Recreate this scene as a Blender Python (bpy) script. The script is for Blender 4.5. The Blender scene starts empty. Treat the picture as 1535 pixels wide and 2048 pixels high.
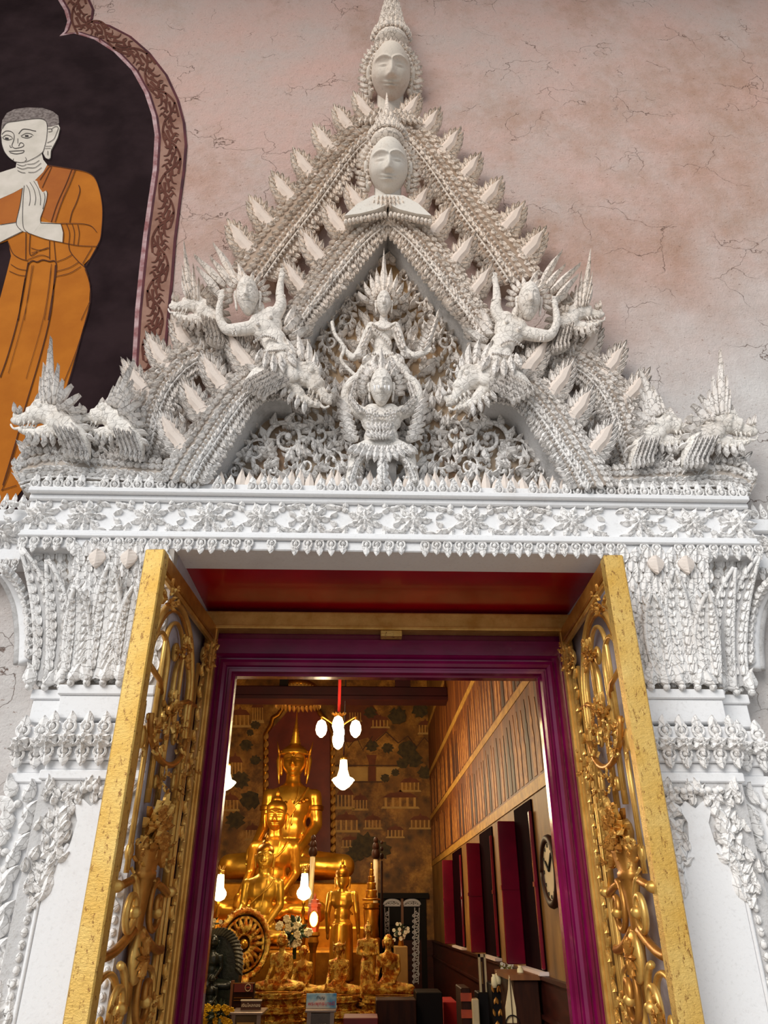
import bpy, bmesh, math, random
from mathutils import Vector, Matrix, noise
RND = random.Random(11)
PI = math.pi
scene = bpy.context.scene
COL = scene.collection

# ------------------------------------------------------------------ camera
FPX, CX, CY = 1461.0, 767.5, 1024.0
CAM = Vector((0.0, 0.0, 1.5))
_p, _y = math.radians(29.0), math.radians(1.53)
FW = Vector((math.sin(_y) * math.cos(_p), math.cos(_y) * math.cos(_p), math.sin(_p)))
RT = Vector((math.cos(_y), -math.sin(_y), 0))
UP = RT.cross(FW)
cd = bpy.data.cameras.new('camera')
cd.sensor_fit = 'VERTICAL'; cd.sensor_height = 36.0; cd.lens = 36.0 * FPX / 2048.0
cd.clip_start = 0.05; cd.clip_end = 200
cam = bpy.data.objects.new('camera', cd); COL.objects.link(cam)
cam.matrix_world = Matrix(((RT.x, UP.x, -FW.x, CAM.x), (RT.y, UP.y, -FW.y, CAM.y), (RT.z, UP.z, -FW.z, CAM.z), (0, 0, 0, 1)))
scene.camera = cam

# ------------------------------------------------------------------ light
world = bpy.data.worlds.new('overcast_sky'); scene.world = world
world.use_nodes = True
_bg = world.node_tree.nodes['Background']
_bg.inputs[0].default_value = (0.86, 0.93, 1.0, 1); _bg.inputs[1].default_value = 0.50
sd = bpy.data.lights.new('soft_daylight', 'SUN'); sd.energy = 2.3; sd.angle = math.radians(38); sd.color = (1.0, 0.97, 0.93)
so = bpy.data.objects.new('soft_daylight', sd); COL.objects.link(so)
so.rotation_euler = Vector((0.62, 0.95, -0.62)).to_track_quat('-Z', 'Y').to_euler()
vs = scene.view_settings
vs.view_transform = 'Standard'; vs.look = 'None'; vs.gamma = 1.0; vs.use_curve_mapping = False
vs.exposure = 0.12

# ------------------------------------------------------------------ pixel rays -> points on real planes
def ray(px, py): return FW + RT * ((px - CX) / FPX) - UP * ((py - CY) / FPX)
def at(px, py, Y):
    d = ray(px, py); return CAM + d * (Y / d.y)
def atz(px, py, z):
    d = ray(px, py); return CAM + d * ((z - CAM.z) / d.z)
def atx(px, py, X):
    d = ray(px, py); return CAM + d * (X / d.x)
def hx(px, py, Y): return (at(px + 1, py, Y) - at(px, py, Y)).x      # metres per pixel across

# ------------------------------------------------------------------ object helpers
WM = {}
def link(o, parent=None, M=None):
    M = M if M is not None else Matrix.Identity(4)
    COL.objects.link(o)
    if parent is not None:
        o.parent = parent
        o.matrix_parent_inverse = WM[parent.name].inverted()
    o.matrix_basis = M
    WM[o.name] = M.copy()
    return o
def tag(o, label, cat, group=None, kind=None):
    o['label'] = label; o['category'] = cat
    if group: o['group'] = group
    if kind: o['kind'] = kind
    return o
def thing(name, label, cat, loc, group=None):
    o = bpy.data.objects.new(name, None); o.empty_display_size = 0.05
    link(o, None, Matrix.Translation(Vector(loc)))
    return tag(o, label, cat, group)
def inst(name, me, parent, M): return link(bpy.data.objects.new(name, me), parent, M)
def mirror_copy(root, X0, label, group=None):
    Mir = Matrix.Translation((2 * X0, 0, 0)) @ Matrix.Scale(-1, 4, (1, 0, 0))
    def rec(o, par):
        c = o.copy()
        M = Mir @ WM[o.name]
        if o.type == 'EMPTY': M = Matrix.Translation(M.translation)
        link(c, par, M)
        for ch in o.children: rec(ch, c)
        return c
    r = rec(root, None)
    r['label'] = label
    if group: r['group'] = group
    return r

class MB:
    """collects faces, links them as one mesh object"""
    def __init__(s): s.v = []; s.f = []
    def add(s, vs, fs):
        b = len(s.v); s.v += [tuple(q) for q in vs]; s.f += [tuple(b + i for i in f) for f in fs]; return s
    def box(s, a, b):
        x0, y0, z0 = (min(a[i], b[i]) for i in range(3)); x1, y1, z1 = (max(a[i], b[i]) for i in range(3))
        return s.add([(x0,y0,z0),(x1,y0,z0),(x1,y1,z0),(x0,y1,z0),(x0,y0,z1),(x1,y0,z1),(x1,y1,z1),(x0,y1,z1)],
                     [(0,3,2,1),(4,5,6,7),(0,1,5,4),(1,2,6,5),(2,3,7,6),(3,0,4,7)])
    def tube(s, pts, rad, n=8, cap=True, flat=1.0, fdir=None):
        pts = [Vector(p) for p in pts]; m = len(pts)
        rad = [rad] * m if not hasattr(rad, '__len__') else list(rad)
        vs = []; fs = []; prev = None
        for i, p in enumerate(pts):
            t = (pts[min(i + 1, m - 1)] - pts[max(i - 1, 0)])
            t = t.normalized() if t.length > 1e-9 else Vector((0, 0, 1))
            if fdir is not None: u = Vector(fdir)
            elif prev is None: u = Vector((0, 1, 0)) if abs(t.y) < 0.9 else Vector((1, 0, 0))
            else: u = prev
            u = (u - t * u.dot(t)); u = u.normalized() if u.length > 1e-6 else t.orthogonal().normalized()
            prev = u; w = t.cross(u)
            for k in range(n):
                a = 2 * PI * k / n
                vs.append(p + u * (math.cos(a) * rad[i] * flat) + w * (math.sin(a) * rad[i]))
        for i in range(m - 1):
            for k in range(n):
                fs.append((i*n+k, i*n+(k+1) % n, (i+1)*n+(k+1) % n, (i+1)*n+k))
        if cap:
            fs.append(tuple(range(n))[::-1]); fs.append(tuple((m-1)*n+k for k in range(n)))
        return s.add(vs, fs)
    def lathe(s, prof, c, n=20, sx=1.0, sy=1.0):
        c = Vector(c); vs = []; fs = []; m = len(prof)
        for r, z in prof:
            for k in range(n):
                a = 2 * PI * k / n
                vs.append((c.x + r * sx * math.cos(a), c.y + r * sy * math.sin(a), c.z + z))
        for i in range(m - 1):
            for k in range(n): fs.append((i*n+k, i*n+(k+1) % n, (i+1)*n+(k+1) % n, (i+1)*n+k))
        fs.append(tuple(range(n))[::-1]); fs.append(tuple((m-1)*n+k for k in range(n)))
        return s.add(vs, fs)
    def ell(s, c, r, n=12, m=8, M=None):
        c = Vector(c); vs = []; fs = []
        r = (r, r, r) if not hasattr(r, '__len__') else r
        for i in range(1, m):
            ph = PI * i / m
            for k in range(n):
                a = 2 * PI * k / n
                v = Vector((r[0]*math.sin(ph)*math.cos(a), r[1]*math.sin(ph)*math.sin(a), r[2]*math.cos(ph)))
                vs.append(c + (M @ v if M else v))
        t = Vector((0, 0, r[2])); t = M @ t if M else t
        top = len(vs); vs.append(c + t); vs.append(c - t)
        for i in range(m - 2):
            for k in range(n): fs.append((i*n+k, (i+1)*n+k, (i+1)*n+(k+1) % n, i*n+(k+1) % n))
        for k in range(n):
            fs.append((top, k, (k+1) % n)); fs.append((top+1, (m-2)*n+(k+1) % n, (m-2)*n+k))
        return s.add(vs, fs)
    def cap(s, a, b, r0, r1=None, n=10):
        r1 = r0 if r1 is None else r1
        s.tube([a, b], [r0, r1], n); s.ell(a, r0, n, 6); return s.ell(b, r1, n, 6)
    def prism(s, out, y0, y1):
        """outline of (x,z) points, between y0 (front) and y1"""
        n = len(out)
        vs = [(x, y0, z) for x, z in out] + [(x, y1, z) for x, z in out]
        return s.add(vs, [tuple(range(n)), tuple(range(2*n-1, n-1, -1))] + [(i, n+i, n+(i+1) % n, (i+1) % n) for i in range(n)])
    def mesh(s, name, m=None, smooth=False, fix=True):
        me = bpy.data.meshes.new(name); me.from_pydata(s.v, [], s.f); me.update()
        if fix:
            bm = bmesh.new(); bm.from_mesh(me); bmesh.ops.recalc_face_normals(bm, faces=bm.faces[:]); bm.to_mesh(me); bm.free()
        if smooth: me.polygons.foreach_set('use_smooth', [True] * len(me.polygons))
        if m is not None: me.materials.append(m)
        return me
    def obj(s, name, m, parent=None, smooth=False, M=None):
        return link(bpy.data.objects.new(name, s.mesh(name, m, smooth)), parent, M)

def bevel(o, w, seg=2):
    me = o.data; bm = bmesh.new(); bm.from_mesh(me)
    bmesh.ops.bevel(bm, geom=bm.edges[:], offset=w, segments=seg, affect='EDGES', profile=0.6)
    bm.to_mesh(me); bm.free(); return o
def struct(name, mb, m, parent=None):
    o = mb.obj(name, m, parent)
    if parent is None: o['kind'] = 'structure'
    return o
def fuse(mb, voxel, m, smooth_it=4, name='body', keep=None):
    """one continuous skin from overlapping closed pieces (voxel remesh); keep = extra MB added untouched"""
    me = mb.mesh('tmp', m); o = bpy.data.objects.new('tmp', me); COL.objects.link(o)
    r = o.modifiers.new('r', 'REMESH'); r.mode = 'VOXEL'; r.voxel_size = voxel
    if smooth_it:
        q = o.modifiers.new('s', 'SMOOTH'); q.iterations = smooth_it; q.factor = 0.5
    dg = bpy.context.evaluated_depsgraph_get(); dg.update()
    out = bpy.data.meshes.new_from_object(o.evaluated_get(dg)); out.name = name
    bpy.data.objects.remove(o); bpy.data.meshes.remove(me)
    if keep is not None:
        k = keep.mesh('k', m); bm = bmesh.new(); bm.from_mesh(out); bm.from_mesh(k); bm.to_mesh(out); bm.free(); bpy.data.meshes.remove(k)
    if not out.materials: out.materials.append(m)
    out.polygons.foreach_set('use_smooth', [True] * len(out.polygons))
    return out
def cr(pts, n=8, closed=False):
    """catmull-rom through points (tuples of any length)"""
    pts = [Vector(p) for p in pts]; m = len(pts); out = []
    rng = range(m) if closed else range(m - 1)
    for i in rng:
        if closed: a, b, c, d = (pts[(i + k) % m] for k in (-1, 0, 1, 2))
        else: a, b, c, d = pts[max(i-1, 0)], pts[i], pts[i+1], pts[min(i+2, m-1)]
        for k in range(n):
            t = k / n
            out.append(0.5 * ((2*b) + (c-a)*t + (2*a-5*b+4*c-d)*t*t + (3*b-a-3*c+d)*t**3))
    if not closed: out.append(pts[-1])
    return out
def resample(pts, n):
    L = [0]
    for i in range(1, len(pts)): L.append(L[-1] + (pts[i] - pts[i-1]).length)
    out = []; j = 0
    for k in range(n):
        s = L[-1] * k / (n - 1)
        while j < len(pts) - 2 and L[j+1] < s: j += 1
        d = L[j+1] - L[j]; t = 0 if d < 1e-9 else (s - L[j]) / d
        out.append(pts[j].lerp(pts[j+1], min(1, max(0, t))))
    return out

# ------------------------------------------------------------------ materials
def N(nt, t, **kw):
    n = nt.nodes.new(t)
    for k, v in kw.items(): setattr(n, k, v)
    return n
def lin(c): return tuple((x/255/12.92 if x/255 <= 0.04045 else ((x/255+0.055)/1.055)**2.4) for x in c)
def ramp(nt, fac, stops):
    r = N(nt, 'ShaderNodeValToRGB'); e = r.color_ramp.elements
    while len(e) < len(stops): e.new(0.5)
    for k, (p, c) in enumerate(stops):
        e[k].position = p; e[k].color = (*c, 1) if hasattr(c, '__len__') else (c, c, c, 1)
    nt.links.new(fac, r.inputs[0]); return r.outputs[0]
def mixc(nt, fac, a, b, mode='MIX'):
    m = N(nt, 'ShaderNodeMix', data_type='RGBA', blend_type=mode)
    if hasattr(fac, 'links'): nt.links.new(fac, m.inputs[0])
    else: m.inputs[0].default_value = fac
    for i, x in ((6, a), (7, b)):
        if hasattr(x, 'links'): nt.links.new(x, m.inputs[i])
        else: m.inputs[i].default_value = (*x, 1)
    return m.outputs[2]
def tex(nt, co, kind='noise', scale=5, detail=4, rough=0.55, stretch=None, feat=None, dist=0.0):
    if stretch:
        mp = N(nt, 'ShaderNodeMapping'); mp.inputs['Scale'].default_value = stretch
        nt.links.new(co, mp.inputs[0]); co = mp.outputs[0]
    if kind == 'noise':
        n = N(nt, 'ShaderNodeTexNoise'); n.inputs['Detail'].default_value = detail; n.inputs['Roughness'].default_value = rough
        n.inputs['Distortion'].default_value = dist
    else:
        n = N(nt, 'ShaderNodeTexVoronoi'); n.feature = feat or 'F1'
    n.inputs['Scale'].default_value = scale
    nt.links.new(co, n.inputs['Vector']); return n.outputs[0]
def base_mat(name):
    m = bpy.data.materials.new(name); m.use_nodes = True; nt = m.node_tree
    b = nt.nodes['Principled BSDF']; g = N(nt, 'ShaderNodeNewGeometry')
    return m, nt, b, g.outputs['Position']
def bumpn(nt, b, h, strength=0.3, dist=0.01, prev=None):
    n = N(nt, 'ShaderNodeBump'); n.inputs['Strength'].default_value = strength; n.inputs['Distance'].default_value = dist
    nt.links.new(h, n.inputs['Height'])
    if prev is not None: nt.links.new(prev, n.inputs['Normal'])
    nt.links.new(n.outputs[0], b.inputs['Normal']); return n.outputs[0]
def mat(name, c1, c2=None, rough=0.6, metal=0.0, scale=6, bump=0.0, bscale=30, bdist=0.01, lo=0.35, hi=0.65, stretch=None, coat=0.0, emit=None, es=0, spec=None, detail=4):
    m, nt, b, pos = base_mat(name)
    b.inputs['Roughness'].default_value = rough; b.inputs['Metallic'].default_value = metal
    if spec is not None: b.inputs['Specular IOR Level'].default_value = spec
    c1 = lin(c1)
    if c2 is not None:
        f = ramp(nt, tex(nt, pos, scale=scale, stretch=stretch, detail=detail), [(lo, 0.0), (hi, 1.0)])
        nt.links.new(mixc(nt, f, c1, lin(c2)), b.inputs['Base Color'])
    else: b.inputs['Base Color'].default_value = (*c1, 1)
    if coat: b.inputs['Coat Weight'].default_value = coat; b.inputs['Coat Roughness'].default_value = 0.08
    if bump: bumpn(nt, b, tex(nt, pos, scale=bscale, detail=3), bump, bdist)
    if emit is not None:
        b.inputs['Emission Color'].default_value = (*lin(emit), 1); b.inputs['Emission Strength'].default_value = es
    return m

def zfac(nt, pos, z0, z1):
    s = N(nt, 'ShaderNodeSeparateXYZ'); nt.links.new(pos, s.inputs[0])
    r = N(nt, 'ShaderNodeMapRange'); r.inputs[1].default_value = z0; r.inputs[2].default_value = z1
    nt.links.new(s.outputs[2], r.inputs[0]); return r.outputs[0]
def N_sep(nt, pos):
    q = N(nt, 'ShaderNodeSeparateXYZ'); nt.links.new(pos, q.inputs[0]); return q.outputs[2]
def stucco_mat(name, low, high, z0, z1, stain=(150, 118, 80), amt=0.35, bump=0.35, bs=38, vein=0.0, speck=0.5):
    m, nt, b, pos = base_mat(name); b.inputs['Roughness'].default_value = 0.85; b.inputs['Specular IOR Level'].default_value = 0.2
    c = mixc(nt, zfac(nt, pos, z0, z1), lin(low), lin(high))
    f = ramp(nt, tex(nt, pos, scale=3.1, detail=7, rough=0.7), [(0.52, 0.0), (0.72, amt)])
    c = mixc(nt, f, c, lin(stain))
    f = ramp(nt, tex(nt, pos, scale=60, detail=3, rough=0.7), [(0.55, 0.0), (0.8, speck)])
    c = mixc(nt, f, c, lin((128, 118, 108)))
    n1 = bumpn(nt, b, tex(nt, pos, scale=bs, detail=5, rough=0.7), bump, 0.012)
    if vein:   # incised dark line network, painted in for the contrast of shaded crevices
        wv = N(nt, 'ShaderNodeTexNoise'); wv.inputs['Scale'].default_value = 9; wv.inputs['Detail'].default_value = 4; nt.links.new(pos, wv.inputs['Vector'])
        ad = N(nt, 'ShaderNodeVectorMath', operation='MULTIPLY_ADD'); nt.links.new(wv.outputs[1], ad.inputs[0]); ad.inputs[1].default_value = (.10, .10, .10); nt.links.new(pos, ad.inputs[2])
        e = tex(nt, ad.outputs[0], 'v', scale=24, feat='DISTANCE_TO_EDGE')
        ln_ = ramp(nt, e, [(0.0, 1.0), (0.03, 0.7), (0.07, 0.0)])
        mk = ramp(nt, tex(nt, pos, scale=11, detail=2), [(0.36, 0.35), (0.52, 1.0)])
        mm = N(nt, 'ShaderNodeMath', operation='MULTIPLY'); nt.links.new(ln_, mm.inputs[0]); nt.links.new(mk, mm.inputs[1])
        mv = N(nt, 'ShaderNodeMath', operation='MULTIPLY'); nt.links.new(mm.outputs[0], mv.inputs[0]); mr = N(nt, 'ShaderNodeMapRange'); mr.inputs[1].default_value = 3.5; mr.inputs[2].default_value = 4.1; mr.inputs[3].default_value = vein*.55; mr.inputs[4].default_value = vein; nt.links.new(N_sep(nt, pos), mr.inputs[0]); nt.links.new(mr.outputs[0], mv.inputs[1])
        c = mixc(nt, mv.outputs[0], c, lin((84, 70, 58)))
        iv = N(nt, 'ShaderNodeMath', operation='SUBTRACT'); iv.inputs[0].default_value = 1; nt.links.new(mm.outputs[0], iv.inputs[1])
        bumpn(nt, b, iv.outputs[0], 0.5, 0.012, n1)
    nt.links.new(c, b.inputs['Base Color'])
    return m
def wall_mat():
    m, nt, b, pos = base_mat('pink_plaster'); b.inputs['Roughness'].default_value = 0.9; b.inputs['Specular IOR Level'].default_value = 0.15
    pink = mixc(nt, ramp(nt, tex(nt, pos, scale=1.4, detail=6, rough=0.65), [(0.35, 0.0), (0.65, 1.0)]), lin((226, 188, 175)), lin((216, 194, 184)))
    pink = mixc(nt, ramp(nt, tex(nt, pos, scale=0.75, detail=10, rough=0.75, stretch=(1, 1, .8)), [(0.47, 0.0), (0.66, 0.75)]), pink, lin((190, 148, 124)))
    pink = mixc(nt, ramp(nt, tex(nt, pos, scale=7, detail=8, rough=0.75), [(0.56, 0.0), (0.72, 0.55)]), pink, lin((205, 170, 150)))
    s = N(nt, 'ShaderNodeSeparateXYZ'); nt.links.new(pos, s.inputs[0])
    # limewash turns white low down and towards the right
    a = N(nt, 'ShaderNodeMath', operation='MULTIPLY_ADD'); nt.links.new(s.outputs[0], a.inputs[0]); a.inputs[1].default_value = -0.42; nt.links.new(s.outputs[2], a.inputs[2])
    n2 = tex(nt, pos, scale=1.1, detail=5)
    a2 = N(nt, 'ShaderNodeMath', operation='MULTIPLY_ADD'); nt.links.new(n2, a2.inputs[0]); a2.inputs[1].default_value = 2.2; nt.links.new(a.outputs[0], a2.inputs[2])
    r = N(nt, 'ShaderNodeMapRange'); r.inputs[1].default_value = 4.5; r.inputs[2].default_value = 6.0; nt.links.new(a2.outputs[0], r.inputs[0])
    white = mixc(nt, ramp(nt, tex(nt, pos, scale=4, detail=6), [(0.4, 0.0), (0.75, 0.6)]), lin((240, 234, 230)), lin((208, 196, 190)))
    c = mixc(nt, r.outputs[0], white, pink)
    # cracks
    wv = N(nt, 'ShaderNodeTexNoise'); wv.inputs['Scale'].default_value = 2.5; wv.inputs['Detail'].default_value = 5; nt.links.new(pos, wv.inputs['Vector'])
    ad = N(nt, 'ShaderNodeVectorMath', operation='MULTIPLY_ADD'); nt.links.new(wv.outputs[1], ad.inputs[0]); ad.inputs[1].default_value = (0.7, 0.7, 0.7); nt.links.new(pos, ad.inputs[2])
    ed = tex(nt, ad.outputs[0], 'v', scale=2.0, feat='DISTANCE_TO_EDGE')
    cr_ = ramp(nt, ed, [(0.0, 0.95), (0.006, 0.0)])
    ms = ramp(nt, tex(nt, pos, scale=1.7, detail=3), [(0.49, 0.0), (0.55, 1.0)])
    mm = N(nt, 'ShaderNodeMath', operation='MULTIPLY'); nt.links.new(cr_, mm.inputs[0]); nt.links.new(ms, mm.inputs[1])
    c = mixc(nt, mm.outputs[0], c, lin((120, 92, 78)))
    pk = ramp(nt, tex(nt, pos, scale=26, detail=4, rough=0.8, stretch=(1, 1, 1.6)), [(0.62, 0.0), (0.67, 0.7)])
    c = mixc(nt, pk, c, lin((140, 100, 80)))
    nt.links.new(c, b.inputs['Base Color'])
    n1 = bumpn(nt, b, tex(nt, pos, scale=9, detail=9, rough=0.78), 0.8, 0.04)
    n1 = bumpn(nt, b, tex(nt, pos, scale=45, detail=4, rough=0.7), 0.3, 0.01, n1)
    inv = N(nt, 'ShaderNodeMath', operation='SUBTRACT'); inv.inputs[0].default_value = 1; nt.links.new(mm.outputs[0], inv.inputs[1])
    bumpn(nt, b, inv.outputs[0], 0.6, 0.01, n1)
    return m
M_WALL = wall_mat()
M_ST = stucco_mat('carved_stucco', (244, 242, 240), (238, 222, 206), 3.6, 5.6, vein=.5, amt=.3, speck=.35)
M_FIG = stucco_mat('figure_stucco', (244, 239, 232), (236, 220, 204), 3.6, 6.2, vein=.12, amt=.45, speck=.7, bump=.5)
M_STG = stucco_mat('stucco_ground', (184, 175, 166), (172, 148, 128), 3.5, 5.6, amt=0.6)  # ground behind the ornament, coloured darker to stand in for crevice shade
M_STW = stucco_mat('smooth_white_stucco', (240, 240, 241), (232, 226, 220), 3.4, 5.5, amt=0.12, bump=0.15, speck=.2)
M_STP = stucco_mat('pink_smooth_stucco', (232, 220, 210), (228, 208, 192), 3.5, 6, amt=0.15, bump=0.12, speck=.25)
M_STF = stucco_mat('weathered_face_stucco', (232, 226, 216), (222, 208, 192), 4.5, 7.5, stain=(176, 140, 108), amt=0.5, bump=0.15, speck=.4)
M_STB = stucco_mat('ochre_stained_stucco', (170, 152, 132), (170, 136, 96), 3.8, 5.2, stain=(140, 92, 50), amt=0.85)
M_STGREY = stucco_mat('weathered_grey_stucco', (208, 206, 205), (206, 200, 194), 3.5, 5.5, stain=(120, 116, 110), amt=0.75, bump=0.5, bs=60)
def gold_mat(name, c1, c2, rough=0.32, bump=0.2, bs=40, scale=8, metal=0.92):
    m, nt, b, pos = base_mat(name); b.inputs['Metallic'].default_value = metal
    f = ramp(nt, tex(nt, pos, scale=scale, detail=6, rough=0.65), [(0.38, 0.0), (0.66, 1.0)])
    nt.links.new(mixc(nt, f, lin(c1), lin(c2)), b.inputs['Base Color'])
    b.inputs['Roughness'].default_value = rough
    if bump: bumpn(nt, b, tex(nt, pos, scale=bs, detail=4), bump, 0.008)
    return m
M_GATE = gold_mat('gate_gold_paint', (236, 190, 104), (204, 150, 66), 0.34, 0.12, 30, metal=0.6)
M_GATEB = gold_mat('gate_bronze_gold', (206, 146, 66), (166, 108, 42), 0.38, 0.12, 30, metal=0.6)
def flake_mat():
    m, nt, b, pos = base_mat('flaking_gold_leaf'); b.inputs['Metallic'].default_value = 0.45; b.inputs['Roughness'].default_value = 0.45
    c = mixc(nt, ramp(nt, tex(nt, pos, scale=5, detail=5), [(0.35, 0.0), (0.7, 1.0)]), lin((228, 192, 112)), lin((216, 168, 74)))
    f = ramp(nt, tex(nt, pos, scale=42, detail=6, rough=0.8, stretch=(1.6, 1, 0.7)), [(0.56, 0.0), (0.61, 0.85)])
    c = mixc(nt, f, c, lin((132, 84, 34)))
    nt.links.new(c, b.inputs['Base Color']); bumpn(nt, b, tex(nt, pos, scale=55, detail=5, rough=0.7, stretch=(1, 1, 1.8)), 0.5, 0.008)
    return m
M_FLAKE = flake_mat()
M_PURPLE = mat('purple_gloss_paint', (124, 11, 72), (102, 7, 58), rough=0.2, scale=4, coat=0.4, bump=0.08, bscale=14)
M_RED = mat('red_gloss_soffit', (184, 9, 24), (152, 6, 18), rough=0.26, scale=2.2, coat=0.3, bump=0.06, bscale=5)
M_REVEAL = mat('lilac_limewash', (196, 190, 196), (176, 168, 174), rough=0.8, scale=5, bump=0.1)
M_PAVE = mat('pale_paving', (170, 165, 158), (150, 145, 138), rough=0.8, scale=4)
# ------------------------------------------------------------------ the setting
W = 3.65                     # plaster face of the porch wall
X0 = 0.14                    # axis of the doorway
OL, OR_, ZS = -0.985, 1.275, 3.172      # masonry opening
YF = 4.29                    # plane of the door frame
FL_, FR_, FT_ = -0.772, 1.04, 2.757     # clear opening of the purple frame
XR, YB, XL, ZC = 1.207, 14.0, -4.6, 6.3 # hall: right wall, back wall, left wall, ceiling
mb = MB()
mb.box((-7, W, 0), (OL - .02, 4.75, 11)).box((OR_ + .02, W, 0), (8, 4.75, 11)).box((OL - .02, W, ZS + .02), (OR_ + .02, 4.75, 11))
struct('wall_front', mb, M_WALL)
mb = MB(); mb.box((OL - .02, 3.5, 0), (OL, 4.74, ZS)).box((OR_, 3.5, 0), (OR_ + .02, 4.74, ZS))
struct('trim_1', mb, M_REVEAL)
struct('trim_2', MB().box((OL, 3.5, ZS), (OR_, 4.74, ZS + .02)), M_RED)
struct('ceiling_porch_unseen', MB().box((-7, .6, 10.8), (8, W, 11.0)), mat('unseen_porch_ceiling', (200, 176, 160), (190, 164, 148)))  # unseen porch ceiling, added to darken the top of the wall
struct('floor', MB().box((-9, -8, -.1), (9, 4.75, 0)), M_PAVE)

# purple door frame: one mitred moulding swept round the opening
prof = [(.225, 4.40), (.225, 4.29), (.135, 4.29), (.128, 4.272), (.112, 4.266), (.102, 4.280), (.094, 4.280), (.088, 4.262), (.070, 4.256), (.054, 4.268), (.048, 4.284), (.040, 4.284), (.034, 4.274), (.018, 4.274), (.010, 4.300), (0, 4.310), (0, 4.37), (.225, 4.37)]
mb = MB(); vs = []
for o, y in prof:
    vs += [(FL_ - o, y, 0), (FL_ - o, y, FT_ + o), (FR_ + o, y, FT_ + o), (FR_ + o, y, 0)]
fs = []
for i in range(len(prof) - 1):
    for k in range(3): fs.append((i*4+k, i*4+k+1, (i+1)*4+k+1, (i+1)*4+k))
mb.add(vs, fs)
door = struct('door_1', mb, M_PURPLE)
gb = thing('gilded_crossbeam', 'gilded wooden beam across the head of the purple door frame', 'beam', (X0, 4.25, 3.03))
o = MB().box((OL, 4.235, 3.031), (OR_, 4.34, 3.141)).obj('bar', M_GATE, gb); bevel(o, .008)
o = MB().box((OL, 4.215, 3.024), (OR_, 4.245, 3.046)).obj('lower_fillet', M_GATE, gb); bevel(o, .004)
c = at(782, 1268, 4.24)
o = MB().box((c.x - .065, 4.22, 2.985), (c.x + .065, 4.29, 3.022)).obj('catch_block', M_FLAKE, gb); bevel(o, .006)
struct('trim_3', MB().box((OL, 4.34, 2.95), (OR_, 4.5, ZS)), M_PURPLE)

# ------------------------------------------------------------------ stucco motifs (unit size, tip along +z, front towards -y)
def leaf_mesh(name, m, bend=0.0, n=5, fat=0.35, base=0.35, s=0.0, core=False):
    vs = []; fs = []
    for i in range(n + 1):
        t = i / n
        if t < fat: hw = base + (1 - base) * math.sin(t / fat * PI / 2)
        else: hw = math.cos((t - fat) / (1 - fat) * PI / 2) ** 0.9
        hw *= 0.5; cx = bend * t * t + s * math.sin(2 * PI * t)
        if i == n: hw = 0.015
        e = -0.42 * (1 - 0.3 * t)
        vs += [(cx - hw, 0.12, t), (cx - hw, e, t), (cx, -1.0 * (1 - 0.25 * t), t), (cx + hw, e, t), (cx + hw, 0.12, t)]
    for i in range(n):
        for k in range(4): fs.append((i*5+k, i*5+k+1, (i+1)*5+k+1, (i+1)*5+k))
    fs.append((0, 4, 3, 2, 1)); fs.append(tuple(n*5+k for k in range(5)))
    mb = MB().add(vs, fs)
    if core:   # raised inner drop
        mb.ell((0, -0.55, 0.34), (0.2, 0.75, 0.24), 8, 4)
    return mb.mesh(name, m)
def bead_mesh(m, n=8):
    return MB().ell((0, 0, 0), (0.5, 0.8, 0.5), n, 6).mesh('bead', m, True)
def bud_mesh(m):
    """lotus bud: ring round a drop, pointed tip"""
    mb = MB()
    mb.tube([(0.36*math.sin(a), -0.35, 0.30 - 0.27*math.cos(a)) for a in [(-150 + 300*k/12)*PI/180 for k in range(13)]], 0.09, 6, flat=3)
    mb.ell((0, -0.3, 0.29), (0.2, 0.7, 0.16), 8, 6)
    L = leaf_mesh('t', None, n=4, fat=0.3, base=0.5)
    mb.add([(v.co.x * .62, v.co.y * .7, v.co.z * .56 + .44) for v in L.vertices], [tuple(p.vertices) for p in L.polygons])
    return mb.mesh('lotus_bud', m)
def rim_mesh(name, m, n=5, fat=.4, base=.45):
    vs = []; fs = []
    for i in range(n + 1):
        t = i / n
        hw = (base + (1 - base)*math.sin(t/fat*PI/2)) if t < fat else math.cos((t - fat)/(1 - fat)*PI/2)**.8
        hw = max(.5*hw, .02); k = 1 - .25*t
        vs += [(-hw, .12, t), (-hw, -.72*k, t), (-hw*.62, -.34*k, t), (0, -k, t), (hw*.62, -.34*k, t), (hw, -.72*k, t), (hw, .12, t)]
    for i in range(n):
        for k in range(6): fs.append((i*7+k, i*7+k+1, (i+1)*7+k+1, (i+1)*7+k))
    fs.append(tuple(range(6, -1, -1))); fs.append(tuple(n*7+k for k in range(7)))
    return MB().add(vs, fs).mesh(name, m)
ME_RIM = rim_mesh('scale', M_ST)
ME_LEAF = leaf_mesh('scale', M_ST); ME_LEAFS = leaf_mesh('petal', M_ST, core=True)
ME_FL = leaf_mesh('flame_leaf', M_ST, bend=0.45, n=6, fat=.3, s=.06); ME_FR = leaf_mesh('flame_leaf', M_ST, bend=-0.45, n=6, fat=.3, s=-.06)
ME_BEAD = bead_mesh(M_ST); ME_BUD = bud_mesh(M_ST)
ME_LEAFP = leaf_mesh('pink_leaf', M_STP, n=6)
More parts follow.
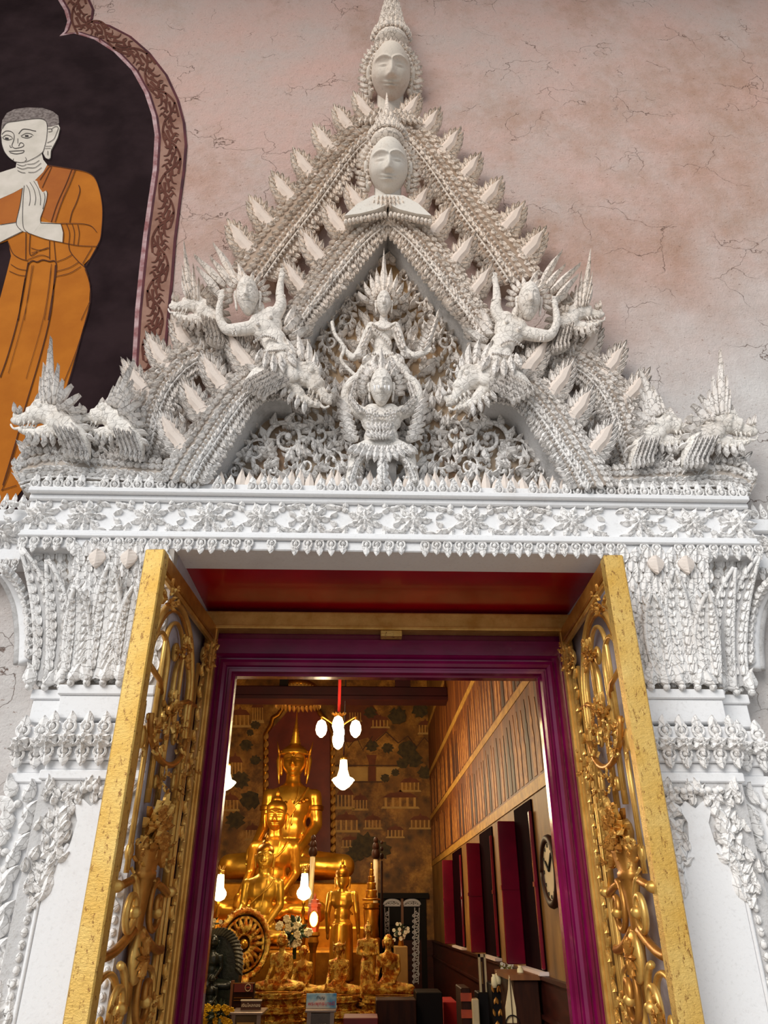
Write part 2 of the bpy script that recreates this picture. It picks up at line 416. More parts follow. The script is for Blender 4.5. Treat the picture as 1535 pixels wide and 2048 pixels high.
def place(name, me, parent, pos, d, w, h, dep, lean=0.0):
    """leaf-like motif on a wall: pos at its base, d = direction (x,z)"""
    dv = Vector((d[0], 0, d[1])).normalized(); xv = Vector((dv.z, 0, -dv.x)); yv = Vector((0, 1, 0))
    if lean:
        R = Matrix.Rotation(lean, 3, xv); dv = R @ dv; yv = R @ yv
    M = Matrix(((xv.x*w, yv.x*dep, dv.x*h, pos[0]), (xv.y*w, yv.y*dep, dv.y*h, pos[1]), (xv.z*w, yv.z*dep, dv.z*h, pos[2]), (0, 0, 0, 1)))
    return inst(name, me, parent, M)
def merged(name, items, parent, m, kind=None):
    """items: (mesh, matrix) joined into one part"""
    mb = MB()
    for me, M in items:
        mb.add([M @ v.co for v in me.vertices], [tuple(p.vertices) for p in me.polygons])
    o = mb.obj(name, m, parent)
    if kind: o['kind'] = kind
    return o

# crest leaf (the flame-shaped fins along the serpents' backs)
def crest_meshes():
    sp = cr([(0.16, 0), (0.10, .2), (-.02, .42), (-.06, .62), (-.14, .80)], 5)
    wd = [0.20, .19, .18, .14, .03]
    ws = [wd[min(int(i/5), 4)] + (wd[min(int(i/5)+1, 4)] - wd[min(int(i/5), 4)]) * (i % 5) / 5 for i in range(len(sp))]
    mb = MB(); n = len(sp); vs = []; fs = []
    for p, w in zip(sp, ws):
        w = max(w, .012)
        vs += [(p.x - w, .2, p.y), (p.x - w, -.55, p.y), (p.x - w*.4, -.95, p.y), (p.x + w*.4, -.95, p.y), (p.x + w, -.55, p.y), (p.x + w, .2, p.y)]
    for i in range(n - 1):
        for k in range(5): fs.append((i*6+k, i*6+k+1, (i+1)*6+k+1, (i+1)*6+k))
    fs.append((5, 4, 3, 2, 1, 0)); fs.append(tuple((n-1)*6+k for k in range(6)))
    blade = mb.add(vs, fs).mesh('blade', M_STP)
    fr = MB()
    def add(x, z, a, w, h, bend):
        L = rim_mesh('t', None, 4)
        ca, sa = math.cos(a), math.sin(a)
        fr.add([(x + ca*v.co.x*w + sa*v.co.z*h, v.co.y*.8, z - sa*v.co.x*w + ca*v.co.z*h) for v in L.vertices], [tuple(p.vertices) for p in L.polygons])
    for (x, z, a, w, h, b) in [(-.04, .04, -1.25, .19, .32, .4), (-.08, .17, -1.0, .19, .34, .4), (-.15, .31, -.8, .19, .33, .4), (-.19, .46, -.6, .18, .31, .4), (-.20, .60, -.42, .16, .30, .3),
                               (.30, .06, 1.1, .16, .26, -.4), (.25, .20, .9, .17, .29, -.4), (.16, .36, .7, .17, .31, -.4), (.09, .50, .48, .16, .31, -.3), (.02, .63, .22, .15, .30, -.3),
                               (-.14, .70, -.18, .16, .36, .25), (-.05, .74, .02, .11, .26, 0)]:
        add(x, z, a, w, h, b)
    return blade, fr.mesh('leaflets', M_ST)
ME_BLADE, ME_FRINGE = crest_meshes()
def crest(parent, px, py, Y, tx, ty, wpx, dep=.05, lean=.12):
    b = at(px, py, Y); t = at(tx, ty, Y); d = t - b; h = d.length
    w = wpx * hx(px, py, Y) * 1.55
    o = place('crest_leaf', ME_BLADE, parent, b, (d.x, d.z), w, h, dep, lean)
    f = inst('leaflets', ME_FRINGE, o, WM[o.name]); return o

# ------------------------------------------------------------------ entablature over the door
ent = thing('entablature', 'long white carved stucco lintel with rosettes over the doorway', 'lintel', (X0, 3.5, 3.17))
EL, ER = -1.80, 2.08
def zq(py, Y=3.40): return at(775, py, Y).z
zb0, zb1, zf0, zf1, zm1 = zq(1099), zq(1080), zq(1064), zq(1004), zq(984)
def slab(name, y0, z0, z1, m=M_STW, bev=.006, l=EL, r=ER, par=ent):
    o = MB().box((l, y0, z0), (r, W + .02, z1)).obj(name, m, par); bevel(o, bev, 1); return o
slab('soffit_fascia', 3.425, zb0, zb1); slab('lower_moulding', 3.40, zb1, zb1 + (zf0 - zb1)*.45); slab('lower_fillet', 3.415, zb1 + (zf0-zb1)*.45, zf0)
slab('frieze', 3.44, zf0, zf1); slab('upper_fillet', 3.415, zf1, zf1 + (zm1-zf1)*.5); slab('cornice', 3.385, zf1 + (zm1-zf1)*.5, zm1)
slab('upper_ledge', 3.42, zm1, zm1 + .05)
n = 64
for i in range(n):
    x = EL + .02 + (ER - EL - .04) * i / (n - 1) + RND.uniform(-.004, .004)
    if RND.random() < .93: place('lotus_bud', ME_BUD, ent, (x, 3.41, zm1 - .004), (RND.uniform(-.06, .06), 1), .062, .092, .026, RND.uniform(0, .15))
    if RND.random() < .9: place('pendant_bud', ME_BUD, ent, (x + .01, 3.42, zb1 + .006), (RND.uniform(-.06, .06), -1), .058, .088 + RND.uniform(-.01, .01), .02)
n = 70
for i in range(n):   # second rank of pointed petals behind the buds
    x = EL + .05 + (ER - EL - .1) * (i + .5) / n
    place('back_petal', ME_LEAFP, ent, (x, 3.45, zm1 + .02), (RND.uniform(-.1, .1), 1), .05, .12 + RND.uniform(-.02, .03), .02)
zc = (zf0 + zf1) / 2; fh = zf1 - zf0
def rosette(px, kind, par, Y=3.44, zc=zc, r=None, npet=8):
    x = at(px, 1033, Y).x if px > 5 or px < -5 else px
    r = r or fh * .55
    c = inst('rosette', ME_BEAD, par, Matrix.Translation((x, Y - .012, zc)) @ Matrix.Diagonal((r*.42, .03, r*.42, 1)))
    for ring, (rr, L, w, dd) in enumerate([(r*.12, r*.50, r*.40, .034), (r*.44, r*.56, r*.42, .024)]):
        for k in range(npet):
            a = 2*PI*(k + .5*ring*(kind == 1))/npet
            p = place('petal', ME_LEAFS, c, (x + rr*math.sin(a), Y - .002, zc + rr*math.cos(a)), (math.sin(a), math.cos(a)), w, L, dd)
    if kind == 1:
        for sx in (-1, 1):
            for sz in (-1, 1):
                for (dx, dz, a, L) in [(.95, .52, .7, .5), (1.3, .72, 1.2, .55), (1.05, .82, -.1, .42), (1.5, .42, 1.9, .46), (1.62, .75, .6, .38)]:
                    ang = a * sx
                    place('sprig_leaf', ME_FL if sx*sz > 0 else ME_FR, c, (x + sx*dx*r, Y - .002, zc + sz*dz*r*.86), (math.sin(a)*sx, math.cos(a)*sz), r*.34, r*L, .026)
    else:
        for sz in (-1, 1):
            for sx in (-1, 1):
                place('corner_leaf', ME_FL if sx > 0 else ME_FR, c, (x + sx*.62*r, Y - .002, zc + sz*.80*r), (sx, -.15*sz), r*.30, r*.55, .026)
                place('corner_leaf', ME_RIM, c, (x + sx*.42*r, Y - .002, zc + sz*.66*r), (sx*.8, .5*sz), r*.26, r*.4, .026)
    return c
for k, px in enumerate([82, 175, 300, 417, 522, 625, 730, 826, 940, 1040, 1137, 1272, 1379, 1470]):
    rosette(px, k % 2 == 0 and 1 or 0, ent)

# stepped-back continuation of the lintel at either side
def side_ent(sgn, label):
    t = thing('side_entablature', label, 'lintel', (X0 + sgn * 2.2, 3.6, 3.1))
    a, b = (-2.9, EL - .002) if sgn < 0 else (ER + .002, 3.2)
    zt = at(30, 1020, 3.5).z; z2 = at(30, 1045, 3.5).z; z1 = at(30, 1098, 3.5).z; z0 = at(30, 1120, 3.5).z
    for nm, y, p, q in [('frieze', 3.53, z1, z2), ('cornice', 3.49, z2, zt), ('lower_moulding', 3.5, z0, z1)]:
        slab(nm, y, p, q, M_STW, .005, a, b, t)
    for i in range(24):
        x = a + (b - a) * (i + .5) / 24
        place('lotus_bud', ME_BUD, t, (x, 3.50, zt), (0, 1), .046, .10, .02)
        place('pendant_bud', ME_BUD, t, (x, 3.51, z0 + .01), (0, -1), .046, .085, .02)
    for x in (b - .12 if sgn < 0 else a + .12, b - .38 if sgn < 0 else a + .38): rosette(x, 1, t, 3.53, (z1 + z2)/2, (z2 - z1)*.5)
    return t
side_ent(-1, 'stepped-back end of carved white lintel beside the painted monk')
side_ent(1, 'stepped-back end of carved white lintel at the right edge')
# ------------------------------------------------------------------ pediment: serpent bands
YFB, YBB, YT = 3.37, 3.50, 3.60   # front serpents, back serpents, tympanum ground
def band(name, label, outer, inner, Yf, crests, soffit=True, rows=None, n=None, cat='serpent relief', bulge=.035, sp=11.5, dirn=1, Yb=W + .01):
    po = resample(cr([(x, y) for x, y in outer], 8), 60); pi_ = resample(cr([(x, y) for x, y in inner], 8), 60)
    mid = [(a + b) / 2 for a, b in zip(po, pi_)]
    Lpx = sum((mid[i+1] - mid[i]).length for i in range(59))
    def S(t, v, lift=0.0):
        f = t * 59; i = min(int(f), 58); u = f - i
        a = po[i].lerp(po[i+1], u); b = pi_[i].lerp(pi_[i+1], u); q = a.lerp(b, v)
        return at(q.x, q.y, Yf + bulge * (2*v - 1)**2 - lift)
    base = S(1, .5)
    t_ = thing(name, label, cat, (base.x, W, base.z))
    NV = 7; NT = 40; mb = MB(); vs = []; fs = []
    for i in range(NT + 1):
        t = i / NT
        vs.append((S(t, 0).x, Yb, S(t, 0).z))
        vs += [S(t, v / (NV - 1)) for v in range(NV)]
        vs.append((S(t, 1).x, Yb, S(t, 1).z))
    m = NV + 2
    for i in range(NT):
        for k in range(m - 1): fs.append((i*m+k, i*m+k+1, (i+1)*m+k+1, (i+1)*m+k))
    fs.append(tuple(range(m))); fs.append(tuple(NT*m + k for k in range(m)))
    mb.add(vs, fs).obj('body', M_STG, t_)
    if soffit:
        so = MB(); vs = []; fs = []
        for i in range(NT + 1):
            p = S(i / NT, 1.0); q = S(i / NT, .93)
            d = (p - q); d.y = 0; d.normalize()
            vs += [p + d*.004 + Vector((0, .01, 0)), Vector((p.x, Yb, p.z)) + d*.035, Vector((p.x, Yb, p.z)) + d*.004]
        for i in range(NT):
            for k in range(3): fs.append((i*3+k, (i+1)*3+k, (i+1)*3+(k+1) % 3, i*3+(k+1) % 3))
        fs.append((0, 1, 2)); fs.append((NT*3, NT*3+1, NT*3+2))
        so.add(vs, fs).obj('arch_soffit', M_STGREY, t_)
    # rails
    for v in (.615, .735):
        MB().tube([S(i / 40, v, .010) for i in range(41)], .007, 6).obj('rail', M_ST, t_, True)
    rows = rows or [(.05, 'leaf', -30, 1.0), (.17, 'leaf', -22, 1.15), (.40, 'leaf', -28, 1.15), (.52, 'bead', 0, .8), (.62, 'leaf', 28, 1.1), (.80, 'bead', 0, .9), (.90, 'leaf', 60, 1.0), (1.0, 'leaf', 78, 1.15)]
    cnt = 0; extra = []
    for v, kind, ang, sc in rows:
        k = max(4, int(Lpx / (sp * (sc**.8 if kind == 'leaf' else .9))))
        for i in range(k):
            t = (i + .5 + (.5 if int(v * 20) % 2 else 0) * .6) / k
            if t > .995: continue
            p = S(t, v, -.004); q = S(min(1, t + .02), v) - S(max(0, t - .02), v); q.y = 0
            if dirn < 0: q = -q
            h0 = (at(mid[int(t*59)].x + 1, mid[int(t*59)].y, Yf) - at(mid[int(t*59)].x, mid[int(t*59)].y, Yf)).x
            a = math.radians(ang + RND.uniform(-8, 8)) * (1 if dirn > 0 else -1)
            # rotate towards the inner edge for positive angles
            n_ = S(t, min(1, v + .05)) - S(t, max(0, v - .05)); n_.y = 0; n_.normalize(); q.normalize()
            d = q * math.cos(a) + n_ * math.sin(abs(a)) * (1 if ang > 0 else -1)
            if kind == 'leaf':
                place('scale', ME_RIM if RND.random() < .75 else ME_LEAFS, t_, p, (d.x, d.z), 10.5*h0*sc*RND.uniform(.9, 1.1), 14.5*h0*sc*RND.uniform(.9, 1.15), .026*RND.uniform(.8, 1.3), .12)
            else:
                place('bead', ME_BEAD, t_, p + Vector((0, -.006, 0)), (q.x, q.z), 8*h0*sc, 9*h0*sc, .026)
            cnt += 1
    for (bx, by, tx, ty, wpx) in crests: crest(t_, bx, by, Yf + bulge + .02, tx, ty, wpx)
    return t_
def mir(t, label, group=None): return mirror_copy(t, X0 - .022, label, group)

fu = band('serpent_band', 'left slope of the front scaled serpent band meeting under the lower crowned head',
    [(784, 412), (735, 428), (697, 450), (662, 492), (625, 545), (592, 600), (566, 634), (553, 655)],
    [(784, 452), (752, 484), (722, 520), (690, 558), (655, 600), (625, 634), (613, 655), (606, 676)], YFB,
    [(722, 434, 704, 378, 42), (680, 476, 660, 414, 44), (636, 532, 614, 468, 44), (600, 592, 580, 530, 40)], sp=10.5)
mir(fu, 'right slope of the front scaled serpent band meeting under the lower crowned head')
fl = band('stucco_serpent', 'left lower serpent body arching down from its open jaws to the lintel',
    [(580, 742), (545, 733), (511, 733), (473, 749), (438, 782), (408, 820), (375, 872), (345, 915), (322, 955)],
    [(580, 792), (548, 789), (522, 795), (498, 818), (476, 850), (451, 889), (425, 930), (405, 968)], YFB,
    [(490, 744, 466, 666, 46), (440, 788, 418, 712, 48), (402, 840, 380, 764, 48), (358, 906, 336, 828, 50)], sp=10.5)
mir(fl, 'right lower serpent body arching down from its open jaws to the lintel')
bu = band('serpent_band', 'left slope of the rear serpent band rising to the upper crowned head',
    [(784, 224), (715, 243), (672, 278), (632, 325), (592, 375), (550, 425), (505, 478), (468, 535)],
    [(784, 286), (742, 294), (714, 325), (690, 360), (665, 400), (630, 450), (590, 505), (548, 565)], YBB,
    [(736, 246, 718, 196, 40), (698, 274, 680, 222, 42), (658, 314, 640, 260, 44), (617, 362, 600, 308, 44), (576, 410, 558, 354, 46), (532, 462, 514, 402, 48), (494, 516, 472, 450, 50)], soffit=False, sp=11.5)
mir(bu, 'right slope of the rear serpent band rising to the upper crowned head')
bl = band('stucco_serpent', 'left rear serpent body curling down behind the guardian to the corner heads',
    [(500, 672), (462, 666), (425, 668), (385, 680), (345, 705), (305, 745), (278, 790), (262, 840), (250, 890), (240, 940)],
    [(500, 738), (462, 735), (430, 732), (395, 742), (368, 765), (345, 800), (330, 845), (320, 890), (308, 925), (300, 950)], YBB,
    [(376, 712, 360, 636, 46), (332, 750, 310, 674, 46), (292, 804, 262, 726, 46), (420, 690, 410, 630, 40), (268, 860, 240, 800, 40)], soffit=False, sp=11)
mir(bl, 'right rear serpent body curling down behind the guardian to the corner heads')

# low serpent coils lying along the lintel at both corners
lc = band('coiled_serpent', 'scaled serpent coil lying on the left end of the lintel',
    [(22, 935), (60, 912), (110, 905), (170, 912), (230, 918), (290, 925), (350, 930)],
    [(48, 988), (75, 984), (120, 984), (170, 984), (230, 984), (290, 984), (340, 984)], 3.42, [], soffit=False, sp=12,
    rows=[(.04, 'leaf', -55, 1.1), (.2, 'leaf', -25, 1.15), (.4, 'leaf', 20, 1.1), (.6, 'leaf', -20, 1.15), (.78, 'leaf', 25, 1.1), (.92, 'leaf', 10, 1.0)])
mir(lc, 'scaled serpent coil lying on the right end of the lintel')

# ------------------------------------------------------------------ faces and heads
def g(x, s): return math.exp(-(x / s) ** 2)
def ss(a, b, x):
    t = max(0, min(1, (x - a) / (b - a))); return t * t * (3 - 2 * t)
def head_mb(nu=88, nv=84, smile=1.0, demon=False):
    """head 1 high (chin -.5 .. crown .5), face towards -y, with ears"""
    vs = []; fs = []
    for j in range(nv + 1):
        ph = PI * j / nv
        for i in range(nu):
            a = 2 * PI * i / nu
            # denser towards the face
            a = a - 0.6 * math.sin(a)
            z = 0.5 * math.cos(ph); r = math.sin(ph) ** 0.82
            jaw = 1 - 0.30 * ss(.05, .5, -z) - .10 * ss(.15, .5, z)
            x = -0.345 * r * math.sin(a - PI) * jaw; y = 0.40 * r * math.cos(a - PI) * (1 - .12 * ss(.1, .5, -z))
            front = ss(-.02, -.2, y)
            ax = abs(x); d = 0
            d += .105 * g(x, .045 + .03 * ss(.1, -.13, z)) * ss(.13, -.12, z) * ss(-.19, -.13, z) + .03 * g(x, .05) * ss(.2, .05, z) * ss(-.16, -.05, z)
            d += .035 * g(ax - .055, .035) * g(z + .135, .035)                               # nostrils
            bz = .125 + .055 * (1 - ((ax - .15) / .14) ** 2)
            d += .042 * g(z - bz, .020) * ss(.32, .27, ax) * ss(.0, .03, ax)                      # brows
            d -= .066 * g(ax - .145, .10) * g(z - .055, .055)                                 # sockets
            d += .060 * g(ax - .145, .075) * g(z - .045, .034)                                 # eyeballs
            d -= .026 * g(z - .022 - .02 * (ax - .145) ** 2 / .01 * .1, .009) * g(ax - .145, .08)    # lid slit
            mz = -.245 + smile * .9 * ax * ax
            d += .046 * g(z - mz - .018, .017) * g(x, .115) + .054 * g(z - mz + .026, .020) * g(x, .095) - .034 * g(z - mz + .001, .008) * g(x, .13)
            d += .025 * g(x, .10) * g(z + .40, .06) + .02 * g(ax - .2, .09) * g(z + .12, .1)
            if demon:
                d += .05 * g(ax - .145, .07) * g(z - .05, .055) + .05 * g(x, .16) * g(z + .22, .07) - .07 * g(x, .13) * g(z + .255, .03)
            vs.append((x, y - d * front, z))
    for j in range(nv):
        for i in range(nu): fs.append((j*nu+i, j*nu+(i+1) % nu, (j+1)*nu+(i+1) % nu, (j+1)*nu+i))
    mb = MB().add(vs, fs)
    for s in (-1, 1):
        mb.tube([(s*.335, .02, .13), (s*.372, .03, .10), (s*.385, .03, .0), (s*.37, .02, -.14), (s*.355, 0, -.30), (s*.35, -.01, -.38)], [.035, .06, .055, .04, .042, .025], 8, flat=1.4)
    return mb
HEAD = head_mb(); HEADS = head_mb(56, 48)
def xf(mb, M):
    q = MB(); q.v = [tuple(M @ Vector(v)) for v in mb.v]; q.f = list(mb.f); return q

def crown_head(label, cpx, cpy, Y, facew_px, tip_px, hair_px, tilt, col_px, column=False):
    """big stucco head with curls, diadem, leafy spire and collar"""
    c = at(cpx, cpy, Y); s = facew_px * hx(cpx, cpy, Y) / .62
    t = thing('crowned_bust', label, 'sculpture', (c.x, Y, c.z - s * .8))
    M = Matrix.Translation(c) @ Matrix.Rotation(tilt, 4, 'X') @ Matrix.Diagonal((s, s, s * 1.04, 1))
    hd = xf(HEAD, M); f = hd.obj('face', M_STF, t, True)
    # neck with rings, shoulders into the wall
    nb = MB(); nb.lathe([(.25, -1.05), (.25, -.80), (.27, -.79), (.27, -.73), (.25, -.72), (.26, -.64), (.24, -.63), (.24, -.3)], (0, .06, 0), 20)
    xf(nb, M).obj('neck', M_STF, t, True)
    # curls round the face and beads of the diadem
    for k in range(25):
        a = math.radians(-118 + 236 * k / 24)
        p = M @ Vector((.372 * math.sin(a), -.10 + .10 * abs(math.sin(a)), .03 + .37 * math.cos(a) + (0 if abs(a) < 1.6 else -.25 * (abs(a) - 1.6))))
        place('curl', ME_BEAD, t, p, (math.sin(a), math.cos(a)), s * .095, s * .095, s * .07)
        p = M @ Vector((.405 * math.sin(a), -.02 + .10 * abs(math.sin(a)), .04 + .41 * math.cos(a) + (0 if abs(a) < 1.6 else -.25 * (abs(a) - 1.6))))
        place('diadem_leaf', ME_LEAFS, t, p, (math.sin(a), math.cos(a) + .1), s * .10, s * .17, s * .07)
    for sx in (-1, 1):
        for k in range(7):
            p = M @ Vector((sx * (.40 - .012*k), .0, -.12 - .085 * k))
            place('side_flame', ME_FL if sx > 0 else ME_FR, t, p, (sx * .8, .5), s * .10, s * .20, s * .06)
        for k in range(3):
            p = M @ Vector((sx * (.30 + .08*k), -.02, -.86 + .05*k)); place('shoulder_flame', ME_FL if sx > 0 else ME_FR, t, p, (sx*.5, .9), s*.17, s*.36, s*.09)
    # spire
    tip = at(tip_px[0], tip_px[1], Y); hb = at(hair_px[0], hair_px[1], Y - .05)
    L = tip - hb; H = L.length; q = L.normalized()
    Ms = Matrix.Translation(hb) @ Vector((0, 0, 1)).rotation_difference(q).to_matrix().to_4x4()
    pr = [(.30*s, -.10*H), (.27*s, .0), (.22*s, .08*H), (.20*s, .12*H), (.21*s, .14*H), (.17*s, .28*H), (.175*s, .30*H), (.13*s, .45*H), (.135*s, .47*H), (.09*s, .62*H), (.05*s, .8*H), (.012*s, H)]
    pr = [(.32*s, -.10*H), (.32*s, 0), (.24*s, .1*H), (.20*s, .2*H), (.21*s, .22*H), (.17*s, .40*H), (.18*s, .42*H), (.14*s, .6*H), (.15*s, .62*H), (.10*s, .85*H), (.03*s, H)] if column else [(.32*s, -.10*H), (.32*s, 0), (.22*s, .12*H), (.17*s, .25*H), (.18*s, .27*H), (.12*s, .40*H), (.125*s, .42*H), (.075*s, .55*H), (.045*s, .72*H), (.008*s, H)]
    lv = [(.31, .0, 13, .12, .13), (.25, .10, 11, .11, .13), (.21, .21, 9, .11, .13), (.19, .32, 8, .11, .12), (.17, .43, 7, .10, .12), (.15, .54, 7, .10, .12), (.13, .65, 6, .09, .12), (.11, .76, 5, .08, .12), (.08, .86, 4, .07, .12)] if column else [(.31, .0, 13, .12, .12), (.23, .10, 10, .11, .12), (.18, .21, 8, .10, .12), (.14, .32, 7, .08, .12), (.09, .43, 5, .07, .11)]
    xf(MB().lathe(pr, (0, 0, 0), 16), Ms).obj('spire', M_ST, t, True)
    for lev, (r, z, k, w, h) in enumerate(lv):
        for i in range(k):
            a = PI * (i + .5) / k - PI / 2
            p = Ms @ Vector((r*s*math.sin(a), -r*s*math.cos(a), z*H))
            o = place('crown_leaf', ME_LEAFS if lev % 2 else ME_LEAF, t, p, (math.sin(a)*.25, 1), w*s, h*H*.8, s*.05, .25)
    # lotus collar
    for rk, (yy, wpx, k) in enumerate(col_px):
        for i in range(k):
            u = -1 + 2 * (i + .5) / k
            p = at(cpx + u * wpx, yy + 6*u*u, Y - .06 + .05 * u * u)
            place('collar_petal', ME_LEAFS, t, p, (u * .5, -1), 2.3 * wpx / k * hx(cpx, yy, Y), 17 * hx(cpx, yy, Y), .035, -.2)
    return t
crown_head('lower crowned stone head with spire at the apex of the front band', 776, 338, 3.34, 70, (773, 186), (775, 288), .62, [(396, 36, 10), (404, 46, 12)])
crown_head('topmost crowned stone head with tall leafy spire', 781, 150, 3.50, 70, (783, 0), (782, 90), .72, [(222, 42, 9), (234, 60, 12)], True)
# smooth collar slab under the lower head
lo = thing('collar_slab', 'smooth white lotus collar under the lower crowned head', 'sculpture', at(775, 440, 3.4))
for sx in (-1, 1):
    pts = [(775, 404), (775 + sx*30, 406), (775 + sx*60, 422), (775 + sx*86, 446), (775 + sx*56, 442), (775 + sx*24, 434), (775 + sx*2, 424)]
    q = [at(x, y, 3.33) for x, y in pts]
    MB().prism([(p.x, p.z) for p in q], 3.27, 3.5).obj('lotus_petal', M_STF, lo)
    for k in range(11):
        t_ = k/10; p = at(775 + sx*(6 + 78*t_), 430 + 15*t_, 3.30); place('slab_bead', ME_BEAD, lo, p, (0, 1), .032, .045, .03)
# ------------------------------------------------------------------ tympanum and its figures
def pv(v, Y):
    """image-plane model point (px, depth in px, -py) -> world on the wall"""
    p = at(v[0], -v[2], Y); k = hx(v[0], -v[2], Y)
    return Vector((p.x, p.y + v[1] * k, p.z))
def pmesh(me, Y):
    for v in me.vertices: v.co = pv(v.co, Y)
    return me
def pobj(name, mb, m, Y, parent, voxel=2.0, sm=3, keep=None):
    me = pmesh(fuse(mb, voxel, m, sm, name, keep), Y)
    return link(bpy.data.objects.new(name, me), parent)
def praw(name, mb, m, Y, parent, smooth=True):
    return link(bpy.data.objects.new(name, pmesh(mb.mesh(name, m, smooth), Y)), parent)
def pleaf(name, me, parent, px, py, Y, ang, w, h, dep=.03, lean=.15):
    """leaf at pixel, ang = degrees clockwise from up in the picture"""
    a = math.radians(ang); b = at(px, py, Y); t = at(px + math.sin(a)*h, py - math.cos(a)*h, Y); d = t - b
    return place(name, me, parent, b, (d.x, d.z), w * hx(px, py, Y), d.length, dep, lean)
def pbead(name, parent, px, py, Y, r, dep=.02):
    k = hx(px, py, Y); return place(name, ME_BEAD, parent, at(px, py, Y), (0, 1), 2*r*k, 2.5*r*k, dep)
def scroll(parent, cx, cy, r, turns, dirn, ph, Y, leaves=9, m=None):
    pts = []; rad = []
    for i in range(30):
        t = i / 29; a = math.radians(ph) + dirn * turns * 2 * PI * t; q = r * (1 - .86 * t)
        pts.append((cx + q*math.sin(a), -4 - 5*t, -(cy - q*math.cos(a)))); rad.append(r * .115 * (1 - .35*t))
    o = praw('scroll', MB().tube(pts, rad, 8).ell(pts[-1], r*.17, 8, 6), m or M_ST, Y, parent)
    for k in range(leaves):
        t = k / leaves * .62; a = math.radians(ph) + dirn * turns * 2 * PI * t; q = r * (1 - .86*t) + r*.05
        pleaf('scroll_leaf', ME_FL if dirn > 0 else ME_FR, o, cx + q*math.sin(a), cy - q*math.cos(a), Y - .012, math.degrees(a) + dirn*38, r*.34, r*.52, .035)
    return o
ty = thing('tympanum', 'stained tympanum panel of curling stucco foliage behind the central figures', 'relief panel', at(775, 975, YT))
half = [(774, 455), (735, 505), (690, 560), (650, 612), (606, 660), (600, 735), (545, 775), (500, 810), (455, 880), (420, 935), (395, 985)]
out = [at(x, y, YT) for x, y in half]
pts = [(p.x, p.z) for p in out]; XA = X0 - .022
pts = pts + [(2*XA - x, z) for x, z in reversed(pts[1:])]
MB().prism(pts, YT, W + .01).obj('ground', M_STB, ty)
SC = [(572, 882, 44, 1.6, 1, 200), (640, 872, 34, 1.5, -1, 160), (514, 905, 30, 1.5, -1, 150), (612, 934, 26, 1.4, -1, 90), (664, 925, 28, 1.5, 1, 270), (470, 945, 22, 1.4, 1, 220), (545, 945, 22, 1.4, 1, 90),
      (712, 600, 24, 1.4, -1, 120), (688, 642, 24, 1.4, 1, 240), (660, 688, 24, 1.5, -1, 130), (738, 560, 15, 1.3, 1, 200), (640, 740, 20, 1.4, 1, 220), (700, 880, 22, 1.4, -1, 100)]
for (x, y, r, tn, dr, ph) in SC:
    scroll(ty, x, y, r, tn, dr, ph, YT - .02)
    scroll(ty, 1548 - x, y, r, tn, -dr, -ph, YT - .02)
def inpoly(x, y, poly):
    c = False; n = len(poly)
    for i in range(n):
        x1, y1 = poly[i]; x2, y2 = poly[i-1]
        if (y1 > y) != (y2 > y) and x < (x2-x1)*(y-y1)/(y2-y1)+x1: c = not c
    return c
poly = [(774, 480), (742, 520), (700, 572), (660, 625), (632, 665), (628, 740), (560, 800), (515, 835), (470, 900), (430, 965), (774, 968)]
cells = []
yy = 500
while yy < 968:
    xx = 430
    while xx < 770:
        x = xx + RND.uniform(-4, 4); y = yy + RND.uniform(-4, 4)
        if inpoly(x, y, poly) and all(abs(math.hypot(x-s[0], y-s[1]) - s[2]*.9) > 7 for s in SC) : cells.append((x, y))
        xx += 15
    yy += 15
RND.shuffle(cells)
for (x, y) in cells[:148]:
    s = min(SC, key=lambda s: math.hypot(x-s[0], y-s[1]) - s[2])
    a = math.degrees(math.atan2(x - s[0], -(y - s[1]))) + s[4]*35 + RND.uniform(-25, 25)
    for mx in (0, 1):
        xx, aa = (x, a) if not mx else (1548 - x, -a)
        pleaf('flame_leaf', (ME_FL if (RND.random() < .5) else ME_FR), ty, xx, y, YT - .004, aa, RND.uniform(12, 15), RND.uniform(21, 30), .06)
# smaller filling leaves, joined
items = []
for _ in range(900):
    x = RND.uniform(430, 772); y = RND.uniform(490, 968)
    if not inpoly(x, y, poly): continue
    a = math.radians(RND.uniform(-70, 70))
    for mx in (0, 1):
        xx, aa = (x, a) if not mx else (1548 - x, -a)
        bpt = at(xx, y, YT - .002); tp = at(xx + math.sin(aa)*14, y - math.cos(aa)*14, YT); d = (tp - bpt); L = d.length; dv = Vector((d.x, 0, d.z)).normalized(); xv = Vector((dv.z, 0, -dv.x)); w_ = 8*hx(xx, y, YT)
        items.append((ME_LEAF, Matrix(((xv.x*w_, 0, dv.x*L, bpt.x), (0, .035, 0, bpt.y), (xv.z*w_, 0, dv.z*L, bpt.z), (0, 0, 0, 1)))))
merged('filling_leaves', items, ty, M_ST, 'stuff')
